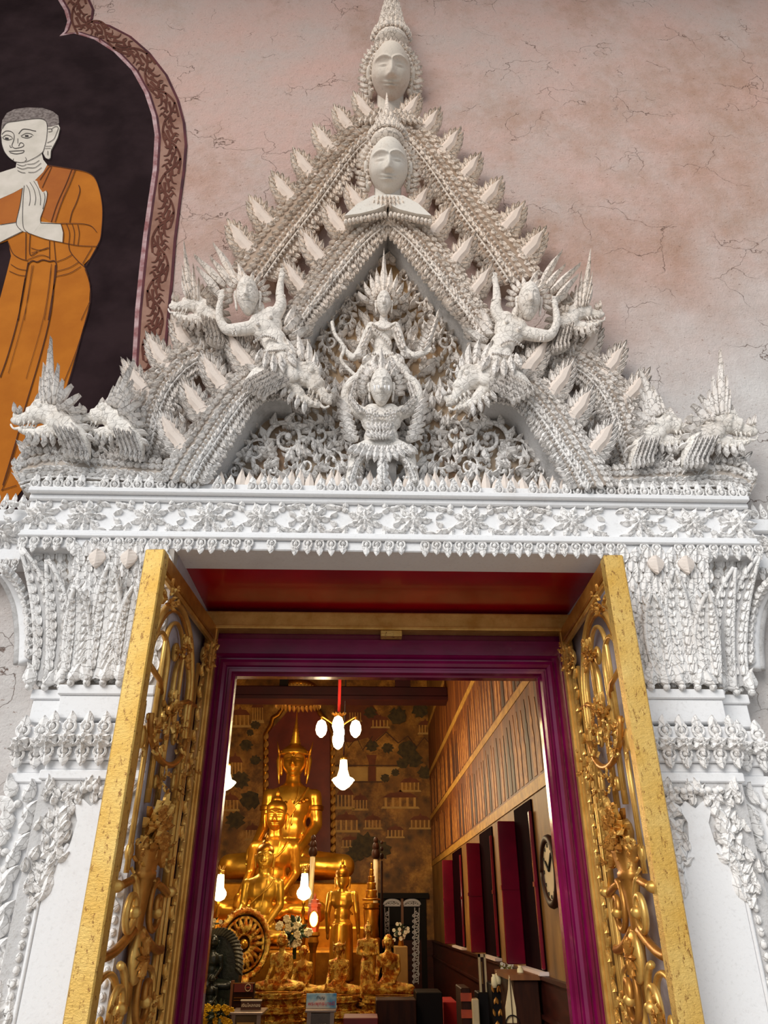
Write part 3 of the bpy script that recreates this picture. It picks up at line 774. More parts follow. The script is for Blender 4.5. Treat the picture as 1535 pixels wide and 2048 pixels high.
# ---- serpent heads
def naga_local():
    b = MB()
    b.tube(cr([(-.34, 0, .02), (-.1, 0, .13), (.14, 0, .12), (.36, 0, .02), (.56, 0, -.08), (.63, 0, -.04)], 5), [.22]*5 + [.20]*5 + [.165]*5 + [.10]*5 + [.075]*5 + [.045], 12)
    b.tube(cr([(-.34, 0, -.06), (-.1, 0, -.16), (.14, 0, -.25), (.36, 0, -.27), (.50, 0, -.22)], 5), [.17]*5 + [.11]*5 + [.08]*5 + [.055]*5 + [.03], 10)
    b.tube(cr([(-.30, 0, -.02), (-.5, 0, -.12), (-.66, 0, -.32), (-.70, 0, -.6)], 5), [.23]*5 + [.24]*5 + [.25]*5 + [.26], 12)
    b.ell((.60, 0, .02), (.05, .07, .06)); b.ell((-.2, -.14, -.04), (.16, .1, .14))
    b.tube(cr([(-.08, -.16, .22), (.04, -.17, .29), (.18, -.14, .26), (.26, -.10, .17)], 4), .045, 8)
    return b
def naga_keep():
    k = MB()
    k.ell((.09, -.165, .19), (.062, .06, .062), 12, 8)
    for x, z, L in [(.20, -.06, .11), (.29, -.08, .13), (.38, -.10, .09), (.47, -.115, .08)]:
        for y in (-.07, .05): k.tube([(x, y, z), (x + .015, y, z - L)], [.026, .004], 6)
    for x, z, L in [(.22, -.20, .07), (.32, -.23, .09), (.42, -.235, .07)]:
        for y in (-.045, .04): k.tube([(x, y, z), (x + .01, y, z + L)], [.02, .003], 6)
    k.tube(cr([(.2, 0, -.17), (.42, -.01, -.19), (.58, -.02, -.24), (.66, -.02, -.16)], 4), [.035]*4 + [.03]*4 + [.022]*4 + [.012], 6, flat=.5)
    for i in range(9):   # scalloped jaw edge
        t = i / 8; k.ell((-.28 + .72*t, -.09 + .05*t, -.26 - .055*math.sin(t*PI)), (.038, .04, .045), 8, 6)
    return k
_nl = fuse(naga_local(), .018, M_FIG, 3, 'serpent_head', naga_keep())
def naga_head(parent, ox, oy, L, rot, flip, Y, name='head', neck_frill=True, spike=None):
    cs, sn = math.cos(math.radians(rot)), math.sin(math.radians(rot))
    def mp(u, w): return ox + flip*L*(u*cs - w*sn), oy - L*(u*sn + w*cs)
    me = _nl.copy()
    for v in me.vertices:
        q = mp(v.co.x, v.co.z); p = at(q[0], q[1], Y); k = hx(q[0], q[1], Y)
        v.co = Vector((p.x, p.y + v.co.y*L*k*.9, p.z))
    o = link(bpy.data.objects.new(name, me), parent)
    def lf(nm, u, w, a, wd, h, me_=None, Yo=0):
        q = mp(u, w); pleaf(nm, me_ or (ME_FL if flip < 0 else ME_FR), o, q[0], q[1], Y + Yo, flip*(90 - a - rot) if True else 0, wd*L, h*L, .045)
    # flames on the crown and down the nape (a: degrees anticlockwise from facing direction)
    for (u, w, a, wd, h) in [(.22, .22, 95, .11, .22), (.10, .30, 105, .13, .30), (-.03, .33, 112, .15, .40), (-.16, .32, 122, .16, .46), (-.29, .27, 135, .16, .42), (-.42, .18, 150, .15, .36), (-.54, .08, 162, .15, .32), (-.66, -.04, 175, .14, .30),
                             (-.76, -.2, 185, .14, .28), (.60, .05, 75, .09, .16), (.52, .04, 95, .08, .13)]:
        lf('crown_flame', u, w, a, wd, h)
    for i in range(9):
        t = i / 8; a = 60 + 200*t
        lf('neck_frill', -.34 + .2*math.cos(math.radians(a)), -.03 + .25*math.sin(math.radians(a)), a + 25, .085, .17, ME_LEAFS, -.03)
    for (u, w, a) in [(-.18, -.28, 250), (-.04, -.31, 262), (.1, -.33, 272), (.24, -.34, 282)]: lf('beard_leaf', u, w, a, .1, .2)
    for i in range(9):
        t = i / 8; u = -.42 - .26*min(1, t*1.2); w = -.12 - .44*t
        for jj in range(5):
            sx_ = -.20 + .10*jj; lf('neck_scale', u + sx_, w, 262 + 20*(t - .5), .075, .095, ME_RIM, -L*hx(ox, oy, Y)*.22*math.sqrt(max(.05, 1 - (sx_/.27)**2)))
    if spike:
        u, w, a, h = spike
        for (du, f, wd) in [(0, 1.0, .15), (-.08, .62, .12), (.08, .60, .12), (-.15, .4, .11), (.14, .38, .11), (.02, .8, .12)]: lf('tall_flame', u + du, w, a - du*60, wd, h*f, None, -.02)
    return o
def nagathing(label, ox, oy, L, rot, flip, Y, spike=None):
    b = at(ox, oy + L*.5, Y); t = thing('naga_bust', label, 'serpent head', (b.x, W, b.z)); naga_head(t, ox, oy, L, rot, flip, Y, 'head', spike=spike); return t  # head and neck of a naga serpent
a_ = nagathing('open-jawed serpent head snapping inward left of the central figure', 604, 764, 108, -28, 1, 3.36)
mir(a_, 'open-jawed serpent head snapping inward right of the central figure')
a_ = nagathing('serpent head facing outward at the far left corner of the lintel', 92, 842, 104, 8, -1, 3.40, (-.05, .3, 84, 1.15))
mir(a_, 'serpent head facing outward at the far right corner of the lintel')
a_ = nagathing('crowned serpent head second from the left corner of the lintel', 214, 846, 94, 14, -1, 3.43, (-.1, .34, 100, 1.0))
mir(a_, 'crowned serpent head second from the right corner of the lintel')
a_ = nagathing('beaked serpent head jutting left beside the left guardian', 392, 622, 82, 18, -1, 3.42, (.15, .2, 62, 1.25))
mir(a_, 'beaked serpent head jutting right beside the right guardian')

# leaf masses that bind the corner heads to the coils
def mass(label, pts, Y, seed, nleaf=110):
    rr = random.Random(seed); q = [at(x, y, Y + .05) for x, y in pts]
    t = thing('foliage_mass', label, 'relief', (sum(p.x for p in q)/len(q), W, min(p.z for p in q)))
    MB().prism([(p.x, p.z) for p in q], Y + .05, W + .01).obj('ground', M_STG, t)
    x0, x1 = min(p[0] for p in pts), max(p[0] for p in pts); y0, y1 = min(p[1] for p in pts), max(p[1] for p in pts); n_ = 0; tries = 0
    while n_ < nleaf and tries < 4000:
        tries += 1; x = rr.uniform(x0, x1); y = rr.uniform(y0, y1)
        if inpoly(x, y, pts): pleaf('foliage_leaf', rr.choice((ME_RIM, ME_LEAFS, ME_FL, ME_FR)), t, x, y + 6, Y + .05, rr.uniform(-60, 60), rr.uniform(9, 13), rr.uniform(15, 24), .05); n_ += 1
    return t
a_ = mass('carved foliage under the far left corner serpent heads', [(28, 925), (60, 880), (110, 878), (150, 905), (185, 880), (230, 885), (262, 905), (290, 930), (280, 960), (40, 960)], 3.42, 5, 120)
mir(a_, 'carved foliage under the far right corner serpent heads')
a_ = mass('carved foliage between the left guardian and the rear serpent', [(400, 620), (440, 640), (500, 660), (560, 700), (560, 740), (500, 735), (440, 725), (400, 690), (380, 660)], 3.46, 6, 90)
mir(a_, 'carved foliage between the right guardian and the rear serpent')
a_ = mass('carved foliage filling the gap left between front and rear serpents', [(330, 800), (352, 770), (380, 800), (372, 850), (345, 905), (310, 945), (280, 950), (300, 880)], 3.52, 8, 60)
mir(a_, 'carved foliage filling the gap right between front and rear serpents')
# ---- figures
def limb(b, pts, rad, n=10):
    q = [Vector((x, d, -y)) for x, y, d in pts]
    sp = cr(q, 5); rr = []
    for i in range(len(sp)):
        f = i / 5; k = min(int(f), len(rad) - 2); rr.append(rad[k] + (rad[k+1] - rad[k]) * (f - k))
    b.tube(sp, rr, n); b.ell(sp[0], rr[0], n, 6); b.ell(sp[-1], rr[-1], n, 6)
def hand(b, x, y, d, ang, s):
    """five bent fingers on a palm"""
    a0 = math.radians(ang)
    b.ell((x, d, -y), (s*.9, s*.6, s))
    for k, (da, L) in enumerate([(-.55, .9), (-.25, 1.25), (0, 1.35), (.25, 1.2), (.95, .8)]):
        a = a0 + da
        p0 = (x + s*.5*math.sin(a), d - s*.2, -(y - s*.5*math.cos(a))); p1 = (x + s*(.6 + .6*L)*math.sin(a), d - s*.45, -(y - s*(.6 + .6*L)*math.cos(a))); p2 = (x + s*(.5 + L)*math.sin(a + .1), d - s*.9, -(y - s*(.5 + L)*math.cos(a + .1)))
        b.tube([p0, p1, p2], [s*.24, s*.22, s*.15], 6)
def bands(parent, pts, Y, r=2.2):
    for x, y in pts: pbead('ornament_bead', parent, x, y, Y, r, .016)
def phead(parent, cx, cy, h, Y, demon=False, name='face', m=None, tilt=.25, dpx=-8):
    src = head_mb(60, 56, demon=demon) if demon else HEADS
    M = Matrix.Translation((cx, dpx, -cy)) @ Matrix.Rotation(tilt, 4, 'X') @ Matrix.Diagonal((h*.98, h, h, 1))
    return praw(name, xf(src, M), m or M_FIG, Y, parent)
# guardians
gd = thing('garuda_guardian', 'left winged demon guardian with raised arm between the serpent bands', 'sculpture', at(540, 740, 3.5))
b = MB(); Yg = 3.34
b.ell((532, 4, -650), (33, 22, 30)); b.ell((515, -6, -648), (16, 12, 15)); b.ell((541, -6, -634), (16, 12, 15)); b.ell((548, 4, -680), (26, 20, 24)); b.ell((560, 6, -702), (26, 20, 20))
limb(b, [(552, 630, 0), (562, 612, -4), (560, 592, -6), (562, 572, -10)], [13, 12, 9, 7]); hand(b, 564, 562, -12, 10, 8)
limb(b, [(506, 655, 0), (478, 662, -4), (452, 662, -6), (440, 640, -10), (442, 616, -12)], [13, 12, 10, 8, 7]); hand(b, 444, 606, -14, 20, 8)
limb(b, [(556, 700, 0), (566, 722, -6), (578, 740, -2), (590, 752, 0)], [17, 15, 11, 9]); limb(b, [(545, 702, 0), (540, 722, -2), (546, 742, 0)], [16, 13, 10])
b.ell((515, 0, -618), (15, 14, 16))
pobj('body', b, M_FIG, Yg, gd, 2.2)
hd = phead(gd, 496, 598, 66, Yg - .03, True)
for i in range(13):
    a = -100 + 200*i/12
    pleaf('mane_flame', ME_FL if a > 0 else ME_FR, gd, 494 + 29*math.sin(math.radians(a)), 596 - 30*math.cos(math.radians(a)), Yg - .01, a - 12, 11, 20)
for (x, y, a, h) in [(478, 576, -25, 44), (466, 574, -38, 62), (452, 578, -45, 78), (440, 590, -40, 60), (488, 570, -8, 36), (470, 560, -30, 70), (456, 600, -60, 40)]: pleaf('headdress_plume', ME_FR, gd, x, y, Yg + .02, a, 16, h, .05)
for (x, y, r) in [(541, 634, 4), (515, 648, 4)]: pbead('nipple_boss', gd, x, y, Yg - .055, r)
for k in range(12):
    bands(gd, [(508 + 44*k/11, 672 - 4*k/11 - 10*math.sin(PI*k/11) + 12), (526 + 44*k/11, 704 - 5*k/11)], Yg - .06)
for k in range(6): bands(gd, [(553 + 3.2*k, 590 + .5*k), (462 + .8*k, 652 + 3.5*k), (468 + .8*k, 652 + 3.5*k)], Yg - .035)
for (x, y, a, h) in [(535, 712, 190, 34), (548, 716, 180, 40), (562, 718, 170, 34), (578, 712, 150, 30), (524, 706, 205, 28)]: pleaf('kilt_leaf', ME_LEAFS, gd, x, y, Yg - .04, a, 16, h, .04)
for (x, y, a, h) in [(570, 668, 40, 44), (580, 680, 60, 50), (576, 694, 80, 46), (572, 655, 22, 40), (584, 705, 100, 40)]: pleaf('wing_feather', ME_FL, gd, x, y, Yg + .03, a, 17, h, .05)
mir(gd, 'right winged demon guardian with raised arm between the serpent bands')

# central deity
Yd = 3.47
dt = thing('deity_figure', 'crowned four-square deity kneeling above the demon in the tympanum', 'sculpture', at(766, 740, 3.5))
dt['label'] = 'crowned deity holding a bow, raised above the demon face in the tympanum'
b = MB()
b.ell((765, 2, -662), (27, 16, 20)); b.ell((765, 3, -690), (20, 14, 22)); b.ell((765, 4, -716), (27, 17, 18)); b.cap((766, 0, -646), (767, -4, -628), 9, 8)
limb(b, [(742, 656, 0), (733, 676, -4), (722, 700, -6), (708, 722, -10), (694, 714, -12)], [11, 10, 8, 7, 6]); hand(b, 690, 708, -13, -40, 6)
limb(b, [(790, 656, 0), (797, 676, -4), (806, 702, -6), (824, 718, -10), (846, 714, -12)], [11, 10, 8, 7, 6]); hand(b, 852, 712, -13, 60, 6)
limb(b, [(755, 722, 0), (738, 738, -10), (722, 752, -6)], [16, 14, 10]); limb(b, [(776, 722, 0), (794, 738, -10), (812, 752, -6)], [16, 14, 10])
pobj('body', b, M_FIG, Yd, dt, 2.0)
phead(dt, 767, 613, 44, Yd - .03)
for i in range(11):
    a = -100 + 200*i/10; pleaf('diadem_leaf', ME_LEAFS, dt, 767 + 18*math.sin(math.radians(a)), 606 - 20*math.cos(math.radians(a)), Yd - .035, a*.7, 8, 13)
for (x, y, a, w, h) in [(767, 588, 0, 16, 56), (758, 588, -8, 13, 42), (776, 588, 8, 13, 42), (750, 590, -18, 12, 34), (784, 590, 18, 12, 34), (767, 584, 0, 10, 72), (742, 596, -32, 11, 28), (792, 596, 32, 11, 28), (736, 606, -55, 11, 26), (798, 606, 55, 11, 26)]: pleaf('crown_flame', ME_LEAF, dt, x, y, Yd - .02, a, w, h, .04)
for k in range(15): bands(dt, [(745 + 44*k/14, 648 + 10*math.sin(PI*k/14))], Yd - .05)
for k in range(9): bands(dt, [(745 + 40*k/8, 707 + 4*math.sin(PI*k/8)), (750 + 30*k/8, 660 + 30*k/8)], Yd - .058)
for (x, y) in [(727, 690), (802, 690), (713, 716), (818, 714)]:
    for k in range(4): bands(dt, [(x - 5 + 3.5*k, y)], Yd - .05)
for (x, y, a, h) in [(752, 718, 200, 26), (766, 720, 180, 30), (780, 718, 160, 26), (740, 714, 225, 24), (792, 714, 135, 24), (730, 708, 245, 22), (802, 708, 115, 22)]: pleaf('skirt_leaf', ME_LEAFS, dt, x, y, Yd - .05, a, 15, h, .035)
for (x0_, y0_, x1_, y1_) in [(742, 658, 724, 698), (790, 658, 806, 700), (752, 724, 724, 750), (778, 724, 810, 750)]:
    for k in range(4):
        t_ = k/4; pleaf('limb_leaf', ME_RIM, dt, x0_ + (x1_-x0_)*t_, y0_ + (y1_-y0_)*t_, Yd - .045, math.degrees(math.atan2(x1_-x0_, -(y1_-y0_))), 11, 12, .025)
praw('bow', MB().tube([(x, -16, -y) for x, y in [(p.x, p.y) for p in cr([(664, 655), (670, 680), (688, 706), (682, 730), (700, 752), (720, 768)], 5)]], 3.6, 8), M_FIG, Yd, dt)
for k in range(8): pleaf('raised_spray', ME_FL, dt, 846 + 4*k, 706 - 9*k, Yd - .03, 40 - 6*k, 9, 20, .035); pleaf('raised_spray', ME_FR, dt, 846 + 4*k, 706 - 9*k, Yd - .03, -40 - 4*k, 9, 17, .035)
# demon carrying the deity
Ye = 3.45
gm = thing('demon_figure', 'fanged demon with pointed crown standing on the lintel below the deity', 'sculpture', at(764, 975, 3.5))
b = MB()
b.ell((762, 4, -838), (42, 22, 32)); b.ell((744, -8, -830), (19, 13, 17)); b.ell((780, -8, -830), (19, 13, 17)); b.ell((762, 5, -872), (36, 20, 24)); b.ell((764, 4, -894), (42, 20, 18))
limb(b, [(722, 826, 0), (702, 818, -4), (690, 796, -8), (700, 772, -10), (712, 764, -12)], [13, 12, 10, 8, 7]); hand(b, 714, 760, -13, 30, 7)
limb(b, [(802, 826, 0), (824, 818, -4), (836, 796, -8), (828, 772, -10), (814, 764, -12)], [13, 12, 10, 8, 7]); hand(b, 812, 760, -13, -30, 7)
limb(b, [(738, 898, 0), (716, 912, -4), (708, 938, -4), (700, 968, 0)], [19, 17, 13, 12]); limb(b, [(790, 898, 0), (812, 912, -4), (820, 938, -4), (828, 968, 0)], [19, 17, 13, 12])
b.ell((696, -6, -974), (18, 12, 7)); b.ell((832, -6, -974), (18, 12, 7))
pobj('body', b, M_FIG, Ye, gm, 2.2)
phead(gm, 762, 780, 66, Ye - .05, True, tilt=.3)
k_ = MB()
for x in (748, 756, 768, 776): k_.tube([(x, -44, -800), (x, -46, -807 if x in (756, 768) else -811)], [2.6, .5], 6)
praw('teeth', k_, M_STW, Ye - .05, gm)
for i in range(15):
    a = -110 + 220*i/14; pleaf('mane_flame', ME_FL if a > 0 else ME_FR, gm, 762 + 30*math.sin(math.radians(a)), 776 - 30*math.cos(math.radians(a)), Ye - .05, a*.85, 11, 20, .04)
for (x, y, a, w, h) in [(762, 748, 0, 15, 34), (752, 750, -14, 13, 26), (773, 750, 14, 13, 26), (742, 755, -30, 12, 22), (782, 755, 30, 12, 22), (762, 744, 0, 9, 44)]: pleaf('crown_leaf', ME_LEAFS, gm, x, y, Ye - .06, a, w, h, .035)
for k in range(17):
    bands(gm, [(722 + 80*k/16, 818 + 14*math.sin(PI*k/16)), (722 + 84*k/16, 888 + 7*math.sin(PI*k/16)), (724 + 80*k/16, 900 + 7*math.sin(PI*k/16))], Ye - .075, 2.6)
for r0, n0 in [(6, 6), (11, 10)]:
    for cx_ in (744, 780):
        for k in range(n0): bands(gm, [(cx_ + r0*math.sin(2*PI*k/n0), 830 + r0*math.cos(2*PI*k/n0))], Ye - .085, 1.9)
for i in range(11):
    u = -1 + 2*i/10; pleaf('kilt_leaf', ME_LEAFS, gm, 764 + u*52, 896 + 3*(1-u*u), Ye - .06, 180 - u*55, 15, 30 - 6*abs(u), .04)
for i in range(9): pleaf('sash_leaf', ME_LEAFS, gm, 765 + (i % 2)*6 - 3, 908 + i*7, Ye - .05, 180, 18, 20, .035)
for x, sg in ((706, -1), (822, 1)):
    for k in range(5): bands(gm, [(x - 12 + 6*k, 935), (x - 12 + 6*k - sg*3, 955)], Ye - .05, 2.6)
for (x0_, y0_, x1_, y1_) in [(722, 826, 700, 800), (700, 800, 708, 770), (802, 826, 828, 800), (828, 800, 818, 770), (736, 900, 712, 930), (712, 930, 702, 962), (792, 900, 816, 930), (816, 930, 828, 962)]:
    for k in range(5):
        t_ = k/5; pleaf('limb_leaf', ME_RIM, gm, x0_ + (x1_-x0_)*t_, y0_ + (y1_-y0_)*t_, Ye - .05, math.degrees(math.atan2(x1_-x0_, -(y1_-y0_))), 12, 13, .03)
for k in range(14): pleaf('breast_leaf', ME_LEAFS, gm, 734 + 8.5*(k % 7), 850 + 16*(k//7), Ye - .065, 180 + (k % 7 - 3)*12, 10, 15, .03)
praw('standing_slab', MB().box((738, -2, -972), (792, 20, -912)), M_STGREY, Ye + .06, gm, False)
for sx in (-1, 1):   # flank flames
    for i in range(7): pleaf('wing_flame', ME_FL if sx > 0 else ME_FR, gm, 764 + sx*(48 + 3*i), 880 - 10*i, Ye - .01, sx*(80 - 6*i), 14, 32, .045)
# ------------------------------------------------------------------ capitals and pilasters beside the door
def pil(label_c, label_p):
    YP = 3.46
    xa = at(118, 1400, YP).x; xb = OL - .004           # main face
    xs = at(64, 1400, 3.54).x                          # stepped-back flank
    z_ct = zb0 - .002; z_cb = at(150, 1368, YP).z
    cp = thing('lotus_capital', label_c, 'capital', ((xa + xb)/2, 3.5, z_cb))
    # flaring body
    def prof(t):   # t 0 bottom .. 1 top: flare to the side and to the front
        f = t ** 1.8; return f
    NT = 14; mb = MB(); vs = []; fs = []
    for i in range(NT + 1):
        t = i / NT; f = prof(t); z = z_cb + (z_ct - z_cb) * t
        xl = xs + .01 - .16 * f; yf = YP + .02 - .06 * f; ys = 3.56 - .05 * f
        vs += [(xl, W + .01, z), (xl, ys, z), (xa - .03 - .05*f, ys - .01, z), (xa - .02 - .05*f, yf, z), (xb, yf, z), (xb, W + .01, z)]
    for i in range(NT):
        for k in range(5): fs.append((i*6+k, i*6+k+1, (i+1)*6+k+1, (i+1)*6+k))
    fs.append(tuple(range(6))); fs.append(tuple(NT*6+k for k in range(6)))
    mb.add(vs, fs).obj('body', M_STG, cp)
    # imbricated leaves
    H = z_ct - z_cb
    for r in range(13):
        t = (r + .2) / 13; f = prof(t); z = z_cb + H * t
        x_l = xa - .02 - .05 * f; k = 8
        for i in range(k):
            x = x_l + (xb - x_l) * (i + (.5 if r % 2 else .1)) / k
            if x > xb - .01: continue
            place('capital_leaf', ME_RIM if (i + r) % 3 else ME_LEAFS, cp, (x, YP + .022 - .06*f, z), (-.18*f + RND.uniform(-.06, .06), 1), .058, .085, .022, .06 + .2*f)
        for i in range(4):
            x = xs - .16*f + (xa - xs + .1*f) * (i + .5) / 4.2
            place('flank_leaf', ME_LEAFS if i % 2 else ME_LEAF, cp, (x, 3.556 - .05*f, z), (-.45*f - .05, 1), .055, .085, .022, .08)
    # long ribbed lotus petals springing from the base
    for (x0, y0, lean_, L, w, yy) in [(xs + .02, z_cb + .03, -.30, H*.95, .10, 3.53), (xs + .09, z_cb + .03, -.20, H*.85, .11, 3.52), (xa + .04, z_cb + .02, -.06, H*.62, .12, YP - .01), (xa + .16, z_cb + .02, .0, H*.8, .13, YP - .015), (xa + .27, z_cb + .02, .06, H*.62, .12, YP - .01)]:
        pts = [(x0 + lean_ * L * (t ** 2.2), yy - .10 * t ** 2.5, y0 + L * t) for t in [k / 12 for k in range(13)]]
        wd = [w * .5 * (.5 + .5*math.sin(min(1, t*1.6)*PI/2)) * (1 - t ** 4) + .004 for t in [k / 12 for k in range(13)]]
        vs = []; fs = []
        for p, q in zip(pts, wd): vs += [(p[0] - q, p[1] + .02, p[2]), (p[0] - q*.85, p[1] - .012, p[2]), (p[0] - q*.4, p[1] - .002, p[2]), (p[0], p[1] - .02, p[2]), (p[0] + q*.4, p[1] - .002, p[2]), (p[0] + q*.85, p[1] - .012, p[2]), (p[0] + q, p[1] + .02, p[2])]
        for i in range(12):
            for k in range(6): fs.append((i*7+k, i*7+k+1, (i+1)*7+k+1, (i+1)*7+k))
        fs += [(i*7, (i+1)*7, (i+1)*7+6, i*7+6) for i in range(12)]
        MB().add(vs, fs).obj('long_petal', M_STGREY if yy > 3.5 else M_ST, cp, True)
        for sd in (-1, 1):
            MB().tube([Vector(p) + Vector((sd*q*1.0, -.012, 0)) for p, q in zip(pts, wd)], .011, 6).obj('petal_rib', M_ST, cp, True)
        for i in range(1, 11, 1):
            p = Vector(pts[i]); dd = Vector(pts[i]) - Vector(pts[i-1])
            for sd in (-.5, .5): place('petal_leaf', ME_RIM, cp, p + Vector((sd*wd[i], -.008, 0)), (dd.x + sd*.03, dd.z), wd[i]*.95, .07, .022, .05)
    for i in range(8):
        x = xs - .02 + (xb - xs) * i / 8
        place('base_scroll', ME_FL if i % 2 else ME_FR, cp, (x, 3.45 if x > xa else 3.53, z_cb + .01), (RND.uniform(-.4, .4), 1), .07, .11, .04)
        place('base_bead', ME_BEAD, cp, (x, 3.44 if x > xa else 3.52, z_cb + .0), (0, 1), .035, .035, .03)
    for px, py in ((178, 1105), (222, 1104)): pass
    for x in (xa + .06, xa + .22): place('pink_bud', ME_LEAFP, cp, (x, YP - .05, z_ct - .02), (0, -1), .085, .10, .03)
    # ---- pilaster
    pt = thing('pilaster', label_p, 'pilaster', ((xa + xb)/2, 3.55, 0))
    zz = {y: at(150, y, YP).z for y in (1372, 1390, 1438, 1480, 1520, 1540, 1560, 2048)}
    def blk(nm, grow, z0, z1, m=M_STW, flank=True):
        o = MB().box((xa - grow, YP - grow, z0), (xb, W + .01, z1)).obj(nm, m, pt); bevel(o, .006, 1)
        if flank:
            o = MB().box((xs - grow, 3.55 - grow, z0), (xa - grow - .001, W + .01, z1)).obj(nm + '_flank', m, pt); bevel(o, .005, 1)
    blk('astragal', .012, zz[1390], zz[1372] + .005); blk('neck_block', 0, zz[1438], zz[1390])
    blk('lotus_band', .02, zz[1520], zz[1438] - .02); blk('plain_block', .0, zz[1540], zz[1520]); blk('shaft_cap', .014, zz[1560], zz[1540])
    for (x0_, x1_, yq, n) in ((xa - .03, xb, YP - .02, 6), (xs - .04, xa - .03, 3.53, 2)):
        for i in range(n):
            x = x0_ + (x1_ - x0_) * (i + .5) / n; w = (x1_ - x0_) / n
            place('band_bud', ME_BUD, pt, (x, yq - .005, zz[1438] - .07), (0, 1), w*.92, .10, .03)
            place('band_pendant', ME_BUD, pt, (x, yq - .005, zz[1520] + .06), (0, -1), w*.92, .09, .03)
            for k in range(6):
                a = 2*PI*k/6; zc_ = (zz[1438] + zz[1520]) / 2 - .012
                place('band_petal', ME_LEAFS, pt, (x, yq - .01, zc_), (math.sin(a), math.cos(a)), w*.5, w*.6, .04)
    # shaft with sunk smooth panel framed by ornament
    sh = MB().box((xa, YP, 0), (xb, W + .01, zz[1560])).obj('shaft', M_STGREY, pt)
    MB().box((xs, 3.55, 0), (xa - .001, W + .01, zz[1560])).obj('shaft_flank', M_STW, pt)
    zt = zz[1560]; cx_ = (xa + xb) / 2 + .02; hw = (xb - xa) * .30
    pan = [(cx_ - hw, .0), (cx_ + hw, .0), (cx_ + hw, zt - .42), (cx_ + hw*.45, zt - .27), (cx_ + hw*.35, zt - .17), (cx_ + hw*.55, zt - .11), (cx_ + hw*.3, zt - .08), (cx_, zt - .11), (cx_ - hw*.3, zt - .08), (cx_ - hw*.55, zt - .11), (cx_ - hw*.35, zt - .17), (cx_ - hw*.45, zt - .27), (cx_ - hw, zt - .42)]
    MB().prism(pan, YP - .012, YP + .005).obj('smooth_panel', M_STW, pt)
    for s in (-1, 1):
        MB().tube([(cx_ + s*(hw + .012), YP - .006, z) for z in (.3, 1, zt - .42)] + [(cx_ + s*(hw*.5), YP - .006, zt - .26)], .010, 6).obj('panel_bead_rail', M_STW, pt, True)
        z = zt - .5
        while z > .85:
            place('border_bead', ME_BEAD, pt, (cx_ + s*(hw + .045), YP - .004, z), (0, 1), .028, .036, .022); z -= .044
        for k in range(14):
            place('spandrel_leaf', ME_FL if s < 0 else ME_FR, pt, (cx_ + s*(hw*(.55 + .05*(k % 3)) + .02*(k//5)), YP - .004, zt - .05 - .03*k), (s*(.7 - .05*k) , .6 if k % 2 else -.7), .045, .075, .03)
        for k in range(5):
            pp = place('corner_scroll', ME_BEAD, pt, (cx_ + s*hw*(.1 + .22*k), YP - .01, zt - .035 - .006*(k % 2)), (0, 1), .035, .035, .04)
    # carved spandrels above the panel
    rr = random.Random(4); n_ = 0
    while n_ < 90:
        x = rr.uniform(xa + .01, xb - .01); z = rr.uniform(zt - .50, zt - .01)
        u = abs(x - cx_); lim = hw*(1.0 if z < zt - .42 else (1.0 - .55*(z - zt + .42)/.15 if z < zt - .27 else (.45 if z < zt - .09 else 0)))
        if u < lim + .008: continue
        place('spandrel_scroll', rr.choice((ME_RIM, ME_FL, ME_FR, ME_LEAFS)), pt, (x, YP - .002, z - .02), (rr.uniform(-1, 1), 1), .034, .055, .03); n_ += 1
    # leafy outer border down the flank
    z = zt - .06; k = 0
    while z > .9:
        wv = .016 * math.sin(k * .9)
        place('border_leaf', ME_FR if k % 2 else ME_FL, pt, (xs + .015 + wv, 3.545, z), (-.55, .9), .060, .10, .04, .1)
        place('border_leaf', ME_FL if k % 2 else ME_FR, pt, (xs + .075 + wv, 3.545, z - .02), (.45, .9), .055, .095, .04, .1)
        place('border_curl', ME_BEAD, pt, (xs + .045 - wv, 3.54, z - .03), (0, 1), .034, .036, .03)
        z -= .066; k += 1
    # swelling lotus base at the foot, wider than the shaft
    base = MB(); zb_ = at(40, 1800, 3.5).z
    for r in range(9):
        zr = 1.30 - r*.055 ; wd = .02 + .035*r
        for i in range(9):
            x = xs - wd + (xa + .10 - xs + wd) * (i + (.5 if r % 2 else 0)) / 9
            place('base_petal', ME_LEAFS, pt, (x, 3.53 - .012*r, zr), (-.1, 1), .075, .10, .05, .2)
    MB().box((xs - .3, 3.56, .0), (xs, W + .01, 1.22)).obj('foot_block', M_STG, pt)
    return cp, pt
cp, pt = pil('flaring lotus-leaf capital left of the doorway', 'white panelled pilaster left of the doorway')
def mir0(t, label): return mirror_copy(t, (OL + OR_) / 2, label)
mir0(cp, 'flaring lotus-leaf capital right of the doorway'); mir0(pt, 'white panelled pilaster right of the doorway')
# curled bracket leaves at the picture's edges, under the side lintels
def bracket(label, sgn):
    t = thing('bracket_leaf', label, 'bracket', (X0 + sgn*2.2, 3.55, 2.4))
    path = cr([(55, 1330, 3.60), (56, 1270, 3.60), (48, 1215, 3.58), (30, 1175, 3.52), (8, 1150, 3.46)], 6)
    for j, (off, w) in enumerate([(0, 12), (15, 9), (-13, 9)]):
        pts = [at(p.x + off, p.y, p.z) for p in path]; pts = [Vector((q.x, q.y - .02, q.z)) for q in pts]
        n = len(pts); MB().tube(pts, [w*.0028*(1.2 - .9*(i/n)**2) for i in range(n)], 8, flat=.7).obj('rib', M_STGREY if j else M_STW, t, True)
        if j == 1:
            for i in range(1, n - 1, 2):
                d = pts[i+1] - pts[i-1]; place('rib_leaf', ME_LEAFS, t, pts[i] + Vector((0, -.03, 0)), (d.x - .3*abs(d.z), d.z), .05, .075, .03)
    return t
bk = bracket('curled lotus bracket at the left edge under the side lintel', -1)
mir0(bk, 'curled lotus bracket at the right edge under the side lintel')
